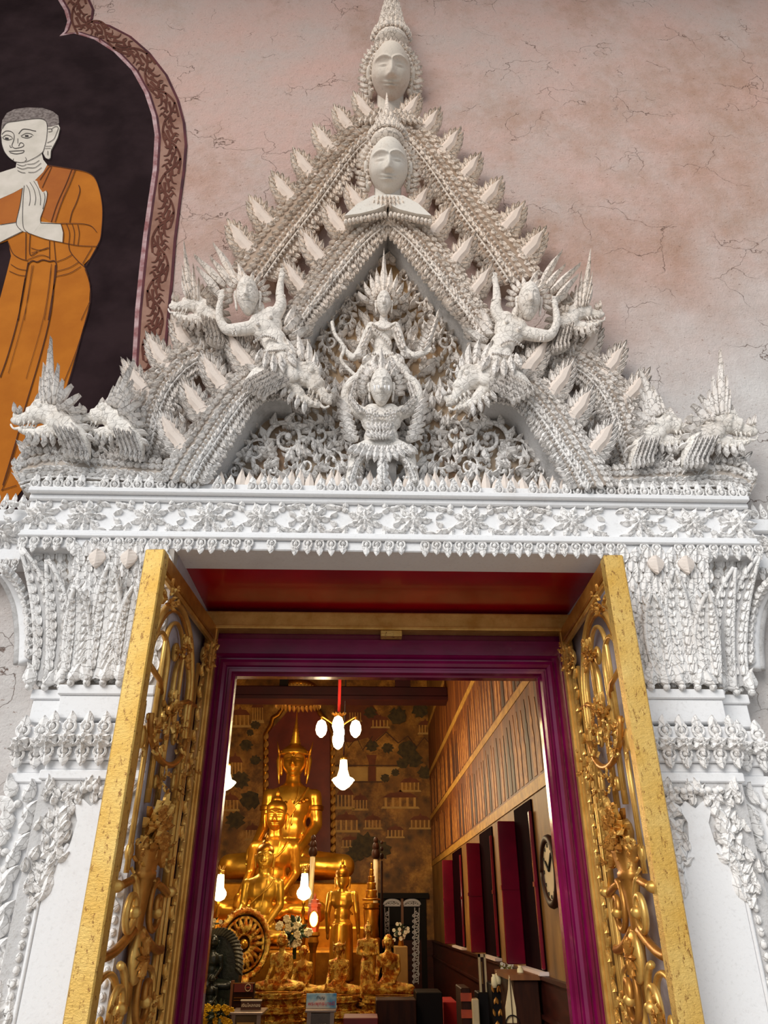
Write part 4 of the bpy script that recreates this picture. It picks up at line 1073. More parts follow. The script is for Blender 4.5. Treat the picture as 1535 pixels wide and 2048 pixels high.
# ------------------------------------------------------------------ open gilded gate leaves
def gleaf(m, name, bend=0.0): return leaf_mesh(name, m, bend=bend, n=5, fat=.4)
GL = gleaf(M_GATE, 'acanthus', .3); GLr = gleaf(M_GATE, 'acanthus', -.3); GLb = gleaf(M_GATEB, 'petal'); GBEAD = bead_mesh(M_GATE)
def place3(name, me, parent, pos, d, nrm, w, h, dep):
    d = Vector(d).normalized(); nrm = Vector(nrm); nrm = (nrm - d * nrm.dot(d)).normalized(); xv = (-nrm).cross(d)
    M = Matrix(((xv.x*w, -nrm.x*dep, d.x*h, pos[0]), (xv.y*w, -nrm.y*dep, d.y*h, pos[1]), (xv.z*w, -nrm.z*dep, d.z*h, pos[2]), (0, 0, 0, 1)))
    return inst(name, me, parent, M)
def gate(label, hinge, tip, side):
    """side +1: opening lies towards +x of the leaf"""
    H = Vector((hinge[0], hinge[1], 0)); D = Vector((tip[0] - hinge[0], tip[1] - hinge[1], 0)); Wd = D.length; D.normalize()
    NR = Vector((-D.y, D.x, 0));  NR = NR if NR.x * side > 0 else -NR
    ZT = 3.045; ZB = .04; TH = .095
    t = thing('gate_leaf', label, 'gate', (hinge[0], hinge[1], 0))
    def G(s, z, n=0.0): return H + D * s + NR * n + Vector((0, 0, z))
    def bar(name, s0, s1, z0, z1, n0, n1, m=M_GATE, bev=.006):
        vs = [G(s, z, n) for z in (z0, z1) for n in (n0, n1) for s in (s0, s1)]
        o = MB().add(vs, [(0, 1, 3, 2), (4, 6, 7, 5), (0, 4, 5, 1), (2, 3, 7, 6), (0, 2, 6, 4), (1, 5, 7, 3)]).obj(name, m, t)
        if bev: bevel(o, bev, 1)
        return o
    bar('front_stile', Wd - .075, Wd, ZB, ZT, -TH, 0, M_FLAKE); bar('stile_lip', Wd - .105, Wd - .074, ZB, ZT, -TH*.6, -.012, M_GATEB)
    bar('hinge_stile', 0, .05, ZB, ZT, -.07, .0); bar('hinge_bead', .052, .075, ZB, ZT - .1, -.05, -.012, M_GATE)
    bar('top_rail', .05, Wd - .076, ZT - .085, ZT, -.042, -.004, M_GATEB); bar('top_fillet', .076, Wd - .106, ZT - .112, ZT - .086, -.04, -.012, M_GATE)
    bar('bottom_rail', .05, Wd - .076, ZB, .25, -.07, -.004)
    def rod(name, pts, r, m=M_GATE, flat=1.0):
        return MB().tube([G(*p) for p in pts], r, 8, flat=flat).obj(name, m, t, True)
    def fluted(s, z0, z1, r=.014):
        o = rod('upright', [(s, z0, -.03), (s, z1, -.03)], r)
        for k in (-1, 1): MB().tube([G(s + k*r*1.25, z0 + .01, -.028), G(s + k*r*1.25, z1 - .01, -.028)], r*.5, 6).obj('flute', M_GATE, o, True)
        return o
    fluted(.105, .25, 2.93, .010); fluted(.155, .25, 2.90, .008); fluted(.245, .25, 2.75, .012); fluted(.305, .25, 2.55, .010)
    c = .68
    def arch(name, cs, zs, rw, rh, z0, r, m=M_GATE):
        pts = [(cs - rw, z0, -.03)] + [(cs - rw*math.cos(a), zs + rh*math.sin(a), -.03) for a in [PI*k/16 for k in range(17)]] + [(cs + rw, z0, -.03)]
        return rod(name, pts, r, m, flat=.8)
    arch('great_arch', c, 2.50, .355, .41, 1.62, .020); arch('great_arch_inner', c, 2.50, .318, .375, 2.2, .010, M_GATEB)
    arch('centre_arch', c, 2.66, .15, .16, 2.3, .013)
    for s in (c - .185, c + .2): arch('small_arch', s, 2.56, .125, .14, 1.95, .015); 
    fluted(c - .06, 2.0, 2.45, .012); fluted(c + .07, 2.0, 2.45, .012); fluted(c + .20, 1.66, 2.3, .012); fluted(c + .30, 1.66, 2.35, .010)
    # cross pins
    rod('cross_pin', [(Wd - .08, 2.52, -.03), (c + .2, 2.47, -.01), (c + .1, 2.44, -.03)], .013, M_GATEB); rod('cross_pin', [(c - .12, 2.44, -.02), (c - .3, 2.50, -.02), (.2, 2.52, -.03)], .013, M_GATEB)
    # swags
    rod('swag', [(c + .28*math.cos(a), 2.30 - .17*math.sin(a), .0) for a in [PI*k/14 for k in range(15)]], .015, M_GATEB)
    def cluster(name, s, z, n_, R, seed, elong=1.3, m1=None):
        rr = random.Random(seed)
        base = place3(name, GBEAD, t, G(s, z, -.03), (0, 0, 1), NR, R*.8, R*.9*elong, R*.4); n_ = int(n_*1.02)
        for k in range(n_):
            a = rr.uniform(0, 2*PI); q = R*math.sqrt(rr.random())*.9
            p = G(s + q*math.cos(a), z + q*math.sin(a)*elong, .0 + rr.uniform(-.02, .03))
            d = D*(math.cos(a) + rr.uniform(-.5, .5)) + Vector((0, 0, math.sin(a) + rr.uniform(-.3, .6))) + NR*rr.uniform(0, .6)
            place3('flower_leaf', rr.choice((GL, GLr, GLb)), base, p - d.normalized()*R*.2, d, NR, R*.26, R*.5, R*.2)
        for k in range(max(3, n_//6)):
            a = rr.uniform(0, 2*PI); q = R*math.sqrt(rr.random())*.75; cc = G(s + q*math.cos(a), z + q*math.sin(a)*elong, .03)
            for j in range(5):
                b = 2*PI*j/5; place3('blossom_petal', GLb, base, cc, D*math.cos(b) + Vector((0, 0, math.sin(b))) + NR*.4, NR, R*.24, R*.26, R*.14)
        return base
    cluster('flower_spray', Wd - .15, 2.86, 16, .07, 1); cluster('flower_spray', .16, 2.83, 16, .07, 2, 1.6)
    cluster('flower_spray', c - .02, 2.68, 24, .07, 3, 1.6); cluster('flower_spray', c + .02, 2.36, 26, .085, 4, 1.3); cluster('flower_spray', c + .26, 2.20, 14, .06, 5, 1.9)
    cluster('flower_spray', c + .14, 2.26, 14, .065, 6, 2.0); cluster('flower_spray', c - .18, 2.30, 16, .06, 7, 1.9); cluster('flower_spray', c - .27, 2.10, 16, .055, 8, 2.4); cluster('flower_spray', .2, 2.2, 12, .045, 9, 2.6)
    cluster('flower_spray', c, 2.05, 14, .05, 10, 1.5)
    # bouquet in a fluted cup
    cluster('bouquet', c, 1.84, 60, .135, 11, 1.05); cluster('bouquet_sprig', c + .2, 1.74, 12, .06, 12, 1.6); cluster('bouquet_sprig', c - .19, 1.76, 12, .06, 13, 1.6)
    cup = MB()
    pr = [(.028, 1.18), (.034, 1.36), (.042, 1.50), (.056, 1.60), (.068, 1.645), (.082, 1.65), (.082, 1.672), (.072, 1.68), (.10, 1.75), (.11, 1.78)]
    vs = []; fs = []; nn = 18
    for r, z in pr:
        for k in range(nn):
            a = 2*PI*k/nn; q = r*(1 + (.09 if k % 2 else -.02)); vs.append(G(c + q*math.cos(a), z, -.02 + q*.55*math.sin(a)))
    for i in range(len(pr) - 1):
        for k in range(nn): fs.append((i*nn+k, i*nn+(k+1) % nn, (i+1)*nn+(k+1) % nn, (i+1)*nn+k))
    fs.append(tuple(range(nn))); fs.append(tuple((len(pr)-1)*nn+k for k in range(nn)))
    cup.add(vs, fs).obj('fluted_cup', M_GATEB, t, True)
    # scrolls either side of the stem
    for sg in (-1, 1):
        for (zc_, R_, z_in, nm) in [(1.53, .105, 1.60, 'stem_scroll'), (1.20, .12, 1.29, 'lower_scroll')]:
            pts = []
            for k in range(34):
                f = k/33; a = PI/2 + sg*0 + 2*PI*1.35*f; q = R_*(1 - .80*f)
                pts.append((c + sg*.165 + sg*q*math.cos(a)*.85, zc_ + q*math.sin(a)*1.1, -.01 + .02*f))
            o = rod(nm, pts, .015 if zc_ > 1.4 else .016, M_GATE if sg > 0 else M_GATEB)
            place3('scroll_boss', GBEAD, o, G(*pts[-1]), (0, 0, 1), NR, .05, .05, .04)
        rod('cross_arm', [(c + sg*.12, 1.64, -.02), (c + sg*.22, 1.625, -.01), (c + sg*.34, 1.60, -.01), (c + sg*.40 if sg < 0 else Wd - .08, 1.61, -.03)], .017, M_GATEB)
        place3('arm_ball', GBEAD, t, G(c + sg*.36, 1.605, -.01), (0, 0, 1), NR, .055, .05, .05)
        rod('lower_swag', [(c + sg*(.05 + .31*k/10), 1.45 - .085*math.sin(PI*.5*k/10), -.015) for k in range(11)] + [(c + sg*.41 if sg < 0 else Wd - .08, 1.37, -.03)], .019, M_GATEB)
        arch('lower_arch', c + sg*.235, 1.22, .125, .085, .3, .016)
        cluster('lower_spray', c + sg*.24, 1.12, 16, .065, 20 + sg, 1.8)
    MB().ell((0, 0, 0), 1, 16, 10).obj('medallion', M_GATE, t, True, Matrix(((D.x*.075, NR.x*.03, 0, G(c, 1.35, 0).x), (D.y*.075, NR.y*.03, 0, G(c, 1.35, 0).y), (0, 0, .10, 1.35), (0, 0, 0, 1))))
    for k in range(14):
        a = 2*PI*k/14; p = G(c + .045*math.cos(a), 1.35 + .065*math.sin(a), .026); place3('medallion_petal', GLb, t, G(c + .01*math.cos(a), 1.35 + .015*math.sin(a), .03), p - G(c, 1.35, .03), NR, .022, .062, .016)
    # hinge-side vine of beads and leaves
    z = 2.75; k = 0
    while z > 1.0:
        place3('vine_leaf', GL if k % 2 else GLr, t, G(.198 + .012*math.sin(k), z, -.02), Vector((0, 0, 1)) + D*(.6 if k % 2 else -.6), NR, .024, .06, .02); z -= .06; k += 1
    for s in (c + .33,): fluted(s, .25, 1.62, .012)
    for s in (c - .33,): fluted(s, .25, 1.62, .010)
    return t
gate('gilded openwork gate leaf folded open at the left jamb', (-0.893, 4.285), (-0.965, 3.175), 1)
gate('gilded openwork gate leaf folded open at the right jamb', (1.192, 4.285), (1.155, 3.185), -1)
# ------------------------------------------------------------------ painted monk in a cusped arch on the wall
def paint(name, c1, c2, rough=.8, scale=5): return mat(name, c1, c2, rough=rough, scale=scale, bump=.12, bscale=30, spec=.15)
M_DARK = mat('dark_mural_ground', (33, 21, 23), (48, 34, 36), rough=.85, scale=3.2, bump=.15, bscale=20, spec=.05)
M_BORD = paint('mural_border_brown', (158, 122, 106), (138, 100, 84), scale=7); M_BORL = paint('mural_border_line', (84, 46, 36), (100, 58, 46))
M_EDGE = paint('mural_edge_lilac', (190, 160, 160), (140, 90, 90), scale=12); M_EDGED = paint('mural_edge_dark', (70, 40, 46), (96, 50, 54))
M_ROBE = paint('mural_robe_orange', (184, 108, 26), (170, 96, 20), scale=4); M_ROBE2 = paint('mural_robe_brown', (172, 98, 38), (158, 86, 34), scale=4)
M_SKIN = paint('mural_skin', (214, 203, 190), (200, 190, 176), scale=9); M_HAIR = paint('mural_hair', (96, 84, 80), (140, 128, 122), scale=45)
M_LINE = paint('mural_outline', (70, 36, 22), (84, 46, 28)); M_INK = paint('mural_ink', (52, 46, 46), (62, 54, 52))
mu = thing('monk_mural', 'wall painting of an orange-robed monk with joined palms in a dark arch', 'mural', at(60, 1010, W))
def flat(name, pts, y, m, par=mu):
    q = [at(x, yy, y) for x, yy in pts]
    return MB().prism([(p.x, p.z) for p in q], y, W + .002).obj(name, m, par)
def ribbon(mb, pts, w, y):
    """flat painted stroke; w in pixels (number or list)"""
    sp = cr(pts, 4) if len(pts) > 2 else [Vector(p) for p in pts]; n = len(sp); L = []; R_ = []
    for i, p in enumerate(sp):
        d = sp[min(i+1, n-1)] - sp[max(i-1, 0)]; d = d.normalized() if d.length > 1e-6 else Vector((1, 0)); nn = Vector((-d.y, d.x))
        ww = (w if not hasattr(w, '__len__') else w[0] + (w[1]-w[0])*i/max(1, n-1)) * .5
        a = p + nn*ww; b = p - nn*ww
        L.append(at(a.x, a.y, y)); R_.append(at(b.x, b.y, y))
    vs = L + R_
    mb.add(vs, [(i, i+1, n+i+1, n+i) for i in range(n-1)])
inner = [(96, -60), (112, -20), (118, 0), (130, 20), (136, 42), (130, 62), (121, 71), (150, 66), (190, 78), (230, 104), (265, 140), (290, 185), (305, 230), (311, 270), (307, 340), (298, 400), (288, 470), (280, 540), (272, 620), (266, 720), (262, 830), (256, 1030)]
outer = [(150, -60), (172, -20), (180, 0), (188, 18), (185, 36), (180, 42), (190, 42), (220, 50), (262, 72), (300, 105), (335, 150), (358, 200), (370, 245), (374, 290), (370, 340), (362, 400), (352, 480), (346, 560), (338, 640), (330, 720), (322, 830), (312, 1030)]
flat('dark_ground', inner + [(-230, 1030), (-240, 540), (-150, 60), (-60, -20), (10, -90)], 3.646, M_DARK)
def strip(name, a, b, y, m):
    n = len(a); vs = [at(x, yy, y) for x, yy in a] + [at(x, yy, y) for x, yy in b]
    vs2 = [Vector((v.x, W + .002, v.z)) for v in vs]
    fs = [(i, i+1, n+i+1, n+i) for i in range(n-1)] + [(i, i+1, 2*n+i+1, 2*n+i) for i in range(n-1)] + [(n+i, n+i+1, 3*n+i+1, 3*n+i) for i in range(n-1)]
    return MB().add(vs + vs2, fs).obj(name, m, mu)
strip('arch_border', inner, outer, 3.644, M_BORD)
def off(a, b, f): return [(x0 + (x1-x0)*f, y0 + (y1-y0)*f) for (x0, y0), (x1, y1) in zip(a, b)]
strip('inner_edge', off(inner, outer, -.03), off(inner, outer, .10), 3.641, M_EDGE); strip('inner_line', off(inner, outer, .10), off(inner, outer, .17), 3.642, M_EDGED); strip('outer_line', off(inner, outer, .92), off(inner, outer, 1.0), 3.641, M_EDGED)
# scrolling flame ornament painted along the border
mid = resample([Vector(p) for p in off(inner, outer, .54)], 90); lw = MB()
for i in range(0, 86, 4):
    p = mid[i]; q = mid[min(i+4, 89)]; d = (q - p); L = d.length; d.normalize(); nn = Vector((-d.y, d.x)); s = 1 if (i // 4) % 2 else -1
    W_ = 19
    def B(a, b): v = p + d*(a*L) + nn*(b*s*W_); return (v.x, v.y)
    ribbon(lw, [B(-.1, -.95), B(.25, -.35), B(.5, .45), B(.95, .95), B(1.5, .75)], 4.2, 3.6405)
    ribbon(lw, [B(.5, .45), B(.75, .35), B(.8, .0), B(.62, -.12), B(.52, .08), B(.62, .18)], (3.4, 1.6), 3.6405)
    for k, (a0, b0, a1, b1, a2, b2) in enumerate([(.3, -.1, .55, -.35, .5, -.75), (.45, .0, .8, -.35, .85, -.85), (.7, .2, 1.05, -.1, 1.15, -.6), (.85, .45, 1.2, .25, 1.35, -.2), (.15, -.5, .25, -.8, .12, -1.0), (.35, .3, .2, .6, .3, .95), (.2, .0, .0, .35, .05, .75)]):
        ribbon(lw, [B(a0, b0), B(a1, b1), B(a2, b2)], (6.5, .8), 3.6403 - .0001*k)
lw.obj('border_scrollwork', M_BORL, mu)
S = 4.453
def c1(pts): return [(x/S, 180 + y/S) for x, y in pts]
robe = c1([(420, 665), (520, 680), (640, 700), (760, 725), (830, 765), (870, 840), (900, 960), (912, 1080), (905, 1220), (890, 1330), (855, 1400), (800, 1500), (745, 1555), (785, 1650), (803, 1740)]) + [(179, 590), (178, 609), (170, 645), (161, 675), (150, 715), (140, 750), (126, 795), (104, 856), (80, 915), (55, 965), (36, 990), (10, 1011), (-60, 1012), (-100, 960), (-90, 800), (-60, 700), (-25, 640), (0, 597), (13, 548), (22, 512), (16, 481), (-40, 500), (-75, 470), (-70, 420), (-40, 405), (0, 396)] + c1([(120, 915), (220, 860), (310, 805), (385, 730)])
flat('robe', robe, 3.642, M_ROBE)
flat('robe_fold', c1([(420, 668), (385, 730), (310, 805), (0, 972), (0, 1185), (60, 1200), (140, 1180), (180, 1000), (450, 1175), (490, 1175), (560, 960), (640, 760), (665, 705), (520, 682)]), 3.6405, M_ROBE2)
flat('chest', c1([(150, 630), (250, 620), (370, 560), (385, 620), (420, 665), (385, 730), (310, 805), (220, 860), (120, 915), (0, 968), (-160, 1000), (-250, 900), (-200, 800), (0, 735), (60, 715), (140, 690)]), 3.6395, M_SKIN)
flat('ear', c1([(400, 340), (470, 305), (520, 308), (535, 340), (515, 420), (475, 500), (455, 540), (450, 600), (435, 615), (405, 605), (385, 570), (390, 520)]), 3.6395, M_SKIN)
flat('hair', c1([(8, 400), (12, 330), (20, 270), (60, 205), (130, 170), (250, 155), (380, 160), (470, 190), (520, 230), (525, 290), (515, 312), (440, 330), (300, 330), (100, 340)]), 3.6392, M_HAIR)
flat('face', c1([(20, 345), (60, 290), (150, 275), (290, 255), (370, 255), (410, 280), (420, 330), (415, 420), (400, 490), (380, 550), (330, 590), (250, 630), (190, 643), (130, 635), (80, 600), (40, 550), (15, 480), (8, 410)]), 3.6385, M_SKIN)
flat('left_forearm', c1([(-200, 1230), (0, 1200), (140, 1178), (210, 1255), (0, 1357), (-200, 1420)]), 3.6385, M_SKIN)
flat('right_forearm', c1([(330, 1170), (540, 1190), (560, 1270), (555, 1357), (400, 1325), (250, 1272), (200, 1240)]), 3.6385, M_SKIN)
flat('joined_hands', c1([(200, 870), (220, 840), (260, 812), (300, 803), (330, 810), (350, 870), (380, 910), (410, 895), (420, 920), (410, 990), (385, 1070), (360, 1140), (362, 1185), (300, 1270), (210, 1262), (155, 1215), (145, 1170), (170, 1060), (185, 980)]), 3.638, M_SKIN)
ln = MB()
for pts, w in [([(355, 800), (430, 690), (455, 680)], 1.3), ([(375, 870), (425, 760), (460, 680)], 1.2), ([(455, 1175), (510, 1010), (590, 830), (640, 700)], 1.4), ([(490, 1175), (545, 1010), (620, 840), (672, 706)], 1.4), ([(700, 845), (710, 900), (680, 1000), (640, 1090), (620, 1180)], 1.6), ([(540, 1188), (720, 1190), (810, 1210), (860, 1265)], 1.2),
               ([(540, 1188), (565, 1270), (560, 1360)], 1.4), ([(590, 1190), (618, 1270), (612, 1368)], 1.3), ([(640, 1190), (662, 1270), (655, 1375)], 1.2), ([(690, 1195), (705, 1280), (692, 1380)], 1.2), ([(555, 1358), (700, 1385), (870, 1392)], 1.2), ([(610, 1370), (625, 1440), (700, 1530), (760, 1590), (803, 1740)], 1.5), ([(820, 1400), (735, 1545)], 1.3), ([(860, 1400), (765, 1565)], 1.2),
               ([(230, 1270), (228, 1510)], 1.5), ([(268, 1285), (265, 1465), (330, 1440)], 1.5), ([(440, 1340), (440, 1505)], 1.4), ([(480, 1345), (495, 1520)], 1.4), ([(275, 1405), (350, 1425), (430, 1400)], 1), ([(280, 1450), (440, 1405)], 1), ([(245, 1512), (360, 1470), (440, 1490)], 1.1),
               ([(70, 1350), (110, 1450), (180, 1500), (250, 1520)], 1.3), ([(95, 1550), (160, 1590), (240, 1605)], 1.1), ([(80, 1610), (160, 1645), (235, 1655)], 1.1), ([(500, 1530), (580, 1500), (640, 1465)], 1.2), ([(500, 1615), (620, 1580), (700, 1530)], 1.1), ([(495, 1660), (620, 1630), (720, 1570)], 1.1),
               ([(160, 2050), (210, 1750), (240, 1600), (255, 1545), (290, 1520), (330, 1530), (380, 1512), (440, 1525), (480, 1520), (500, 1550), (495, 1640), (470, 1800), (430, 2050)], 2.2), ([(215, 2050), (260, 1740), (285, 1560)], .8), ([(395, 2050), (440, 1740), (455, 1560)], .8), ([(720, 2050), (800, 1880)], 1.1)]:
    ribbon(ln, c1(pts), w, 3.6365)
S2 = 3.655
def c2(pts): return [(x/S2, 500 + y/S2) for x, y in pts]
for pts, w in [([(205, 90), (140, 460), (60, 760), (0, 930)], 2.2), ([(405, 110), (370, 460), (290, 790), (180, 1160), (110, 1420), (20, 1720)], 2.2), ([(245, 110), (180, 460), (60, 900)], .8), ([(375, 100), (320, 480), (190, 940)], .8), ([(655, 400), (560, 730), (430, 1050)], 1.3), ([(620, 140), (655, 250), (655, 400), (590, 640), (520, 900), (460, 1080), (380, 1300), (250, 1560)], 1.2), ([(120, 1420), (60, 1640), (10, 1760)], 1.4), ([(10, 1755), (120, 1720)], 1.2)]:
    ribbon(ln, c2(pts), w, 3.6365)
ribbon(ln, c1([(420, 667), (640, 702), (760, 727), (830, 767), (870, 842), (900, 962), (912, 1082), (905, 1222), (890, 1332), (855, 1402)]), 1.2, 3.6365)
ln.obj('robe_lines', M_LINE, mu)
ik = MB()
for pts, w in [([(15, 395), (50, 365), (100, 370), (125, 400), (120, 450), (105, 495), (130, 518), (160, 515)], 1.1), ([(165, 390), (200, 350), (250, 350), (300, 362), (320, 365)], 1.2), ([(20, 425), (55, 400), (100, 415), (112, 435)], 1.0), ([(25, 430), (65, 445), (105, 435)], 1.0), ([(185, 410), (230, 385), (275, 390), (295, 405)], 1.0), ([(190, 415), (240, 428), (285, 410)], 1.0), ([(45, 428), (75, 432)], 3.2), ([(222, 408), (252, 408)], 3.4),
               ([(158, 430), (158, 475)], .9), ([(165, 500), (180, 470), (205, 475), (210, 495), (190, 508), (160, 515)], 1.1), ([(88, 490), (90, 508), (105, 508)], 1.0), ([(78, 545), (130, 542), (165, 540), (215, 537)], 1.1), ([(85, 555), (140, 568), (200, 558), (215, 540)], 1.1), ([(120, 610), (115, 630)], .9), ([(225, 598), (235, 620), (220, 632)], .9),
               ([(20, 345), (60, 292), (150, 276), (290, 256), (370, 256), (410, 281), (420, 331), (415, 421), (400, 491), (380, 551), (330, 591), (250, 631), (190, 644), (130, 636), (80, 601), (40, 551), (15, 481), (8, 411)], 1.0), ([(425, 345), (455, 345), (460, 365), (430, 372)], 1.0), ([(455, 350), (490, 325), (518, 335), (500, 390), (475, 440), (420, 470)], 1.0), ([(400, 520), (450, 518)], .8), ([(405, 500), (460, 498)], .8), ([(425, 540), (425, 580)], .9), ([(535, 340), (515, 420), (475, 500), (455, 540), (450, 600), (435, 615), (405, 605), (385, 570)], 1.0),
               ([(150, 660), (200, 675), (235, 660)], .9), ([(150, 685), (200, 703), (245, 690)], .9), ([(155, 715), (190, 733), (225, 737)], .9), ([(240, 660), (300, 655), (350, 625)], .9), ([(245, 690), (310, 690), (365, 650)], .9), ([(250, 732), (310, 730), (370, 690)], .9),
               ([(235, 845), (262, 900), (268, 980), (258, 1030)], .9), ([(265, 820), (300, 880), (318, 960), (308, 1025)], .9), ([(300, 810), (340, 880), (360, 960), (358, 1025)], .9), ([(390, 910), (400, 960), (380, 1060)], 1.0), ([(215, 850), (205, 960), (200, 1130), (210, 1230), (250, 1270)], 1.0), ([(200, 870), (185, 980), (170, 1060), (145, 1170), (155, 1215), (190, 1250)], 1.0), ([(362, 1185), (360, 1140), (385, 1070), (410, 990), (420, 920), (410, 895)], 1.0), ([(250, 1272), (400, 1325), (555, 1357)], 1.0), ([(362, 1183), (540, 1190)], 1.0), ([(0, 1357), (110, 1300), (205, 1255)], 1.0), ([(0, 1200), (140, 1178)], 1.0)]:
    ribbon(ik, c1(pts), w, 3.6355)
ik.obj('ink_lines', M_INK, mu)
# ------------------------------------------------------------------ the hall behind the door
M_GILT = gold_mat('polished_gilding', (236, 180, 66), (206, 138, 34), .29, .05, 12, 3, metal=.82)
M_GILTB = gold_mat('warm_gilding', (226, 158, 48), (188, 116, 26), .30, .05, 12, 3, metal=.82)
M_GILTC = gold_mat('olive_gilding', (206, 158, 52), (160, 112, 28), .36, .05, 12, 3, metal=.75)
M_GILT2 = gold_mat('dull_gilding', (200, 136, 40), (150, 92, 24), .38, .15, 25, 5)
def leafgold():
    m, nt, b, pos = base_mat('patchy_gold_leaf'); b.inputs['Metallic'].default_value = .95; b.inputs['Roughness'].default_value = .26
    f = ramp(nt, tex(nt, pos, scale=17, detail=6, rough=.75), [(.44, 0.0), (.56, 1.0)])
    nt.links.new(mixc(nt, f, lin((190, 104, 30)), lin((252, 220, 110))), b.inputs['Base Color'])
    bumpn(nt, b, tex(nt, pos, scale=34, detail=6, rough=.7), .8, .03); return m
M_LEAFG = leafgold()
def mural_mat(name, cs, st, scale, thr=(.35, .65)):
    m, nt, b, pos = base_mat(name); b.inputs['Roughness'].default_value = .55; b.inputs['Specular IOR Level'].default_value = .35
    a = tex(nt, pos, scale=scale, detail=8, rough=.72, stretch=st); v = tex(nt, pos, 'v', scale=scale*1.7, stretch=st)
    c = ramp(nt, a, [(.30, lin(cs[0])), (.46, lin(cs[1])), (.56, lin(cs[2])), (.72, lin(cs[3]))])
    c2 = ramp(nt, v, [(.1, lin(cs[4])), (.55, lin(cs[1]))])
    c = mixc(nt, ramp(nt, tex(nt, pos, scale=scale*.6, detail=5, stretch=st), [(.42, 0.0), (.60, .8)]), c, c2)
    nt.links.new(c, b.inputs['Base Color']); return m
M_BACK = mural_mat('back_wall_painting', [(58, 36, 14), (128, 84, 30), (176, 122, 46), (214, 164, 78), (44, 30, 14)], (1, 1, 1), 3.4)
M_ROWS = mural_mat('rows_of_painted_figures', [(54, 26, 10), (104, 54, 20), (140, 80, 30), (186, 128, 58), (76, 30, 14)], (1, 7, .7), 1.0)
M_PIER = mural_mat('worn_pier_painting', [(80, 54, 22), (124, 84, 34), (150, 106, 46), (180, 138, 70), (74, 46, 18)], (1, 2.5, 1), 1.6)
M_BAND = mural_mat('gilded_band', [(140, 100, 40), (180, 132, 54), (196, 148, 66), (214, 172, 90), (120, 80, 30)], (1, 1, 1), 9)
M_WAIN = mat('dark_red_wainscot', (66, 24, 15), (46, 16, 10), rough=.45, scale=4, stretch=(1, 1, 6), spec=.25)
M_MAROON = mat('maroon_beam_paint', (52, 5, 14), (38, 4, 12), rough=.4, scale=3)
M_SHUT = mat('crimson_shutter_gloss', (124, 6, 36), (98, 4, 30), rough=.22, scale=3, coat=.3)
M_SHUTIN = mat('dark_window_depth', (26, 3, 8), (18, 2, 6), rough=.9, spec=.02)
M_NICHE = mat('red_niche_paint', (128, 44, 20), (106, 32, 16), rough=.55, scale=3)
M_IRON = mat('black_iron', (16, 11, 9), (22, 15, 12), rough=.55, spec=.15)
M_DARKWOOD = mat('dark_wood', (56, 27, 13), (40, 18, 9), rough=.5, scale=5, stretch=(6, 6, 1), spec=.15)
M_WOOD = mat('brown_cabinet_wood', (128, 78, 34), (108, 62, 26), rough=.45, scale=3, stretch=(8, 1, 1))
M_CEIL = mat('hall_ceiling', (92, 26, 22), (74, 18, 18), rough=.5)
M_TILE = mat('hall_floor', (112, 84, 62), (92, 66, 48), rough=.3, scale=5)
M_PLAS = mat('hall_plaster', (186, 150, 86), (170, 130, 70), rough=.7, scale=2)
HX = Vector
mb = MB().box((XL - .3, YB, 0), (XR + .3, YB + .3, ZC)); struct('wall_back', mb, M_BACK)
struct('wall_right', MB().box((XR, 4.75, 0), (XR + .3, YB, ZC)), M_PIER)
struct('wall_left', MB().box((XL - .3, 4.75, 0), (XL, YB, ZC)), M_PIER)
struct('ceiling', MB().box((XL - .3, 4.75, ZC), (XR + .3, YB + .3, ZC + .2)), M_CEIL)
struct('floor_hall', MB().box((XL - .3, 4.7505, -.1), (XR + .3, YB + .3, 0)), M_TILE)
struct('wainscot_right', MB().box((XR - .03, 4.76, 0), (XR, YB, 1.165)), M_WAIN)
struct('wainscot_back', MB().box((.55, YB - .03, 0), (XR - .03, YB, 1.165)), M_WAIN)
for z in (1.145, .93): struct('trim_4' if z > 1 else 'trim_5', MB().box((XR - .05, 4.76, z), (XR - .03, YB, z + .022)), M_WAIN)
# painted bands on the right wall
rm = thing('wall_painting', 'rows of faded standing figures painted along the right hall wall', 'mural', (XR, 8, 2.3))
zb_ = [2.26, 2.34, 3.0, 3.07, 3.75, 3.83, 4.6, 4.68]
for k in range(0, 8, 2):
    o = MB().box((XR - .010, 4.76, zb_[k]), (XR, YB, zb_[k+1])).obj('gilded_band', M_BAND, rm)
    if k < 6:
        MB().box((XR - .004, 4.76, zb_[k+1]), (XR, YB, zb_[k+2])).obj('figure_row', M_ROWS, rm)
# individual pale figures in the rows
M_FIGA = mat('painted_figure_ochre', (188, 126, 54), (140, 78, 30), rough=.6, scale=14); M_FIGB = mat('painted_figure_dark', (70, 34, 14), (50, 24, 10), rough=.6, scale=14)
fig = [(-.30, 0), (-.34, .5), (-.2, .62), (-.26, .70), (-.14, .78), (-.12, .9), (0, 1.05), (.12, .9), (.14, .78), (.26, .70), (.2, .62), (.34, .5), (.30, 0)]
FG = [MB().prism([(x, z) for x, z in fig], -.5, .5).mesh('painted_figure', m_) for m_ in (M_FIGA, M_FIGB)]
for (z0, z1) in ((2.36, 2.98), (3.09, 3.73)):
    y = 4.95; k = 0
    while y < 13.9:
        h = (z1 - z0)*RND.uniform(.80, .95); w = .15*RND.uniform(.8, 1.2)
        inst('painted_figure', FG[0 if RND.random() < .72 else 1], rm, Matrix.Translation((XR - .006, y, z0)) @ Matrix(((0, .004, 0, 0), (w, 0, 0, 0), (0, 0, h*.95, 0), (0, 0, 0, 1)))); y += RND.uniform(.13, .2); k += 1
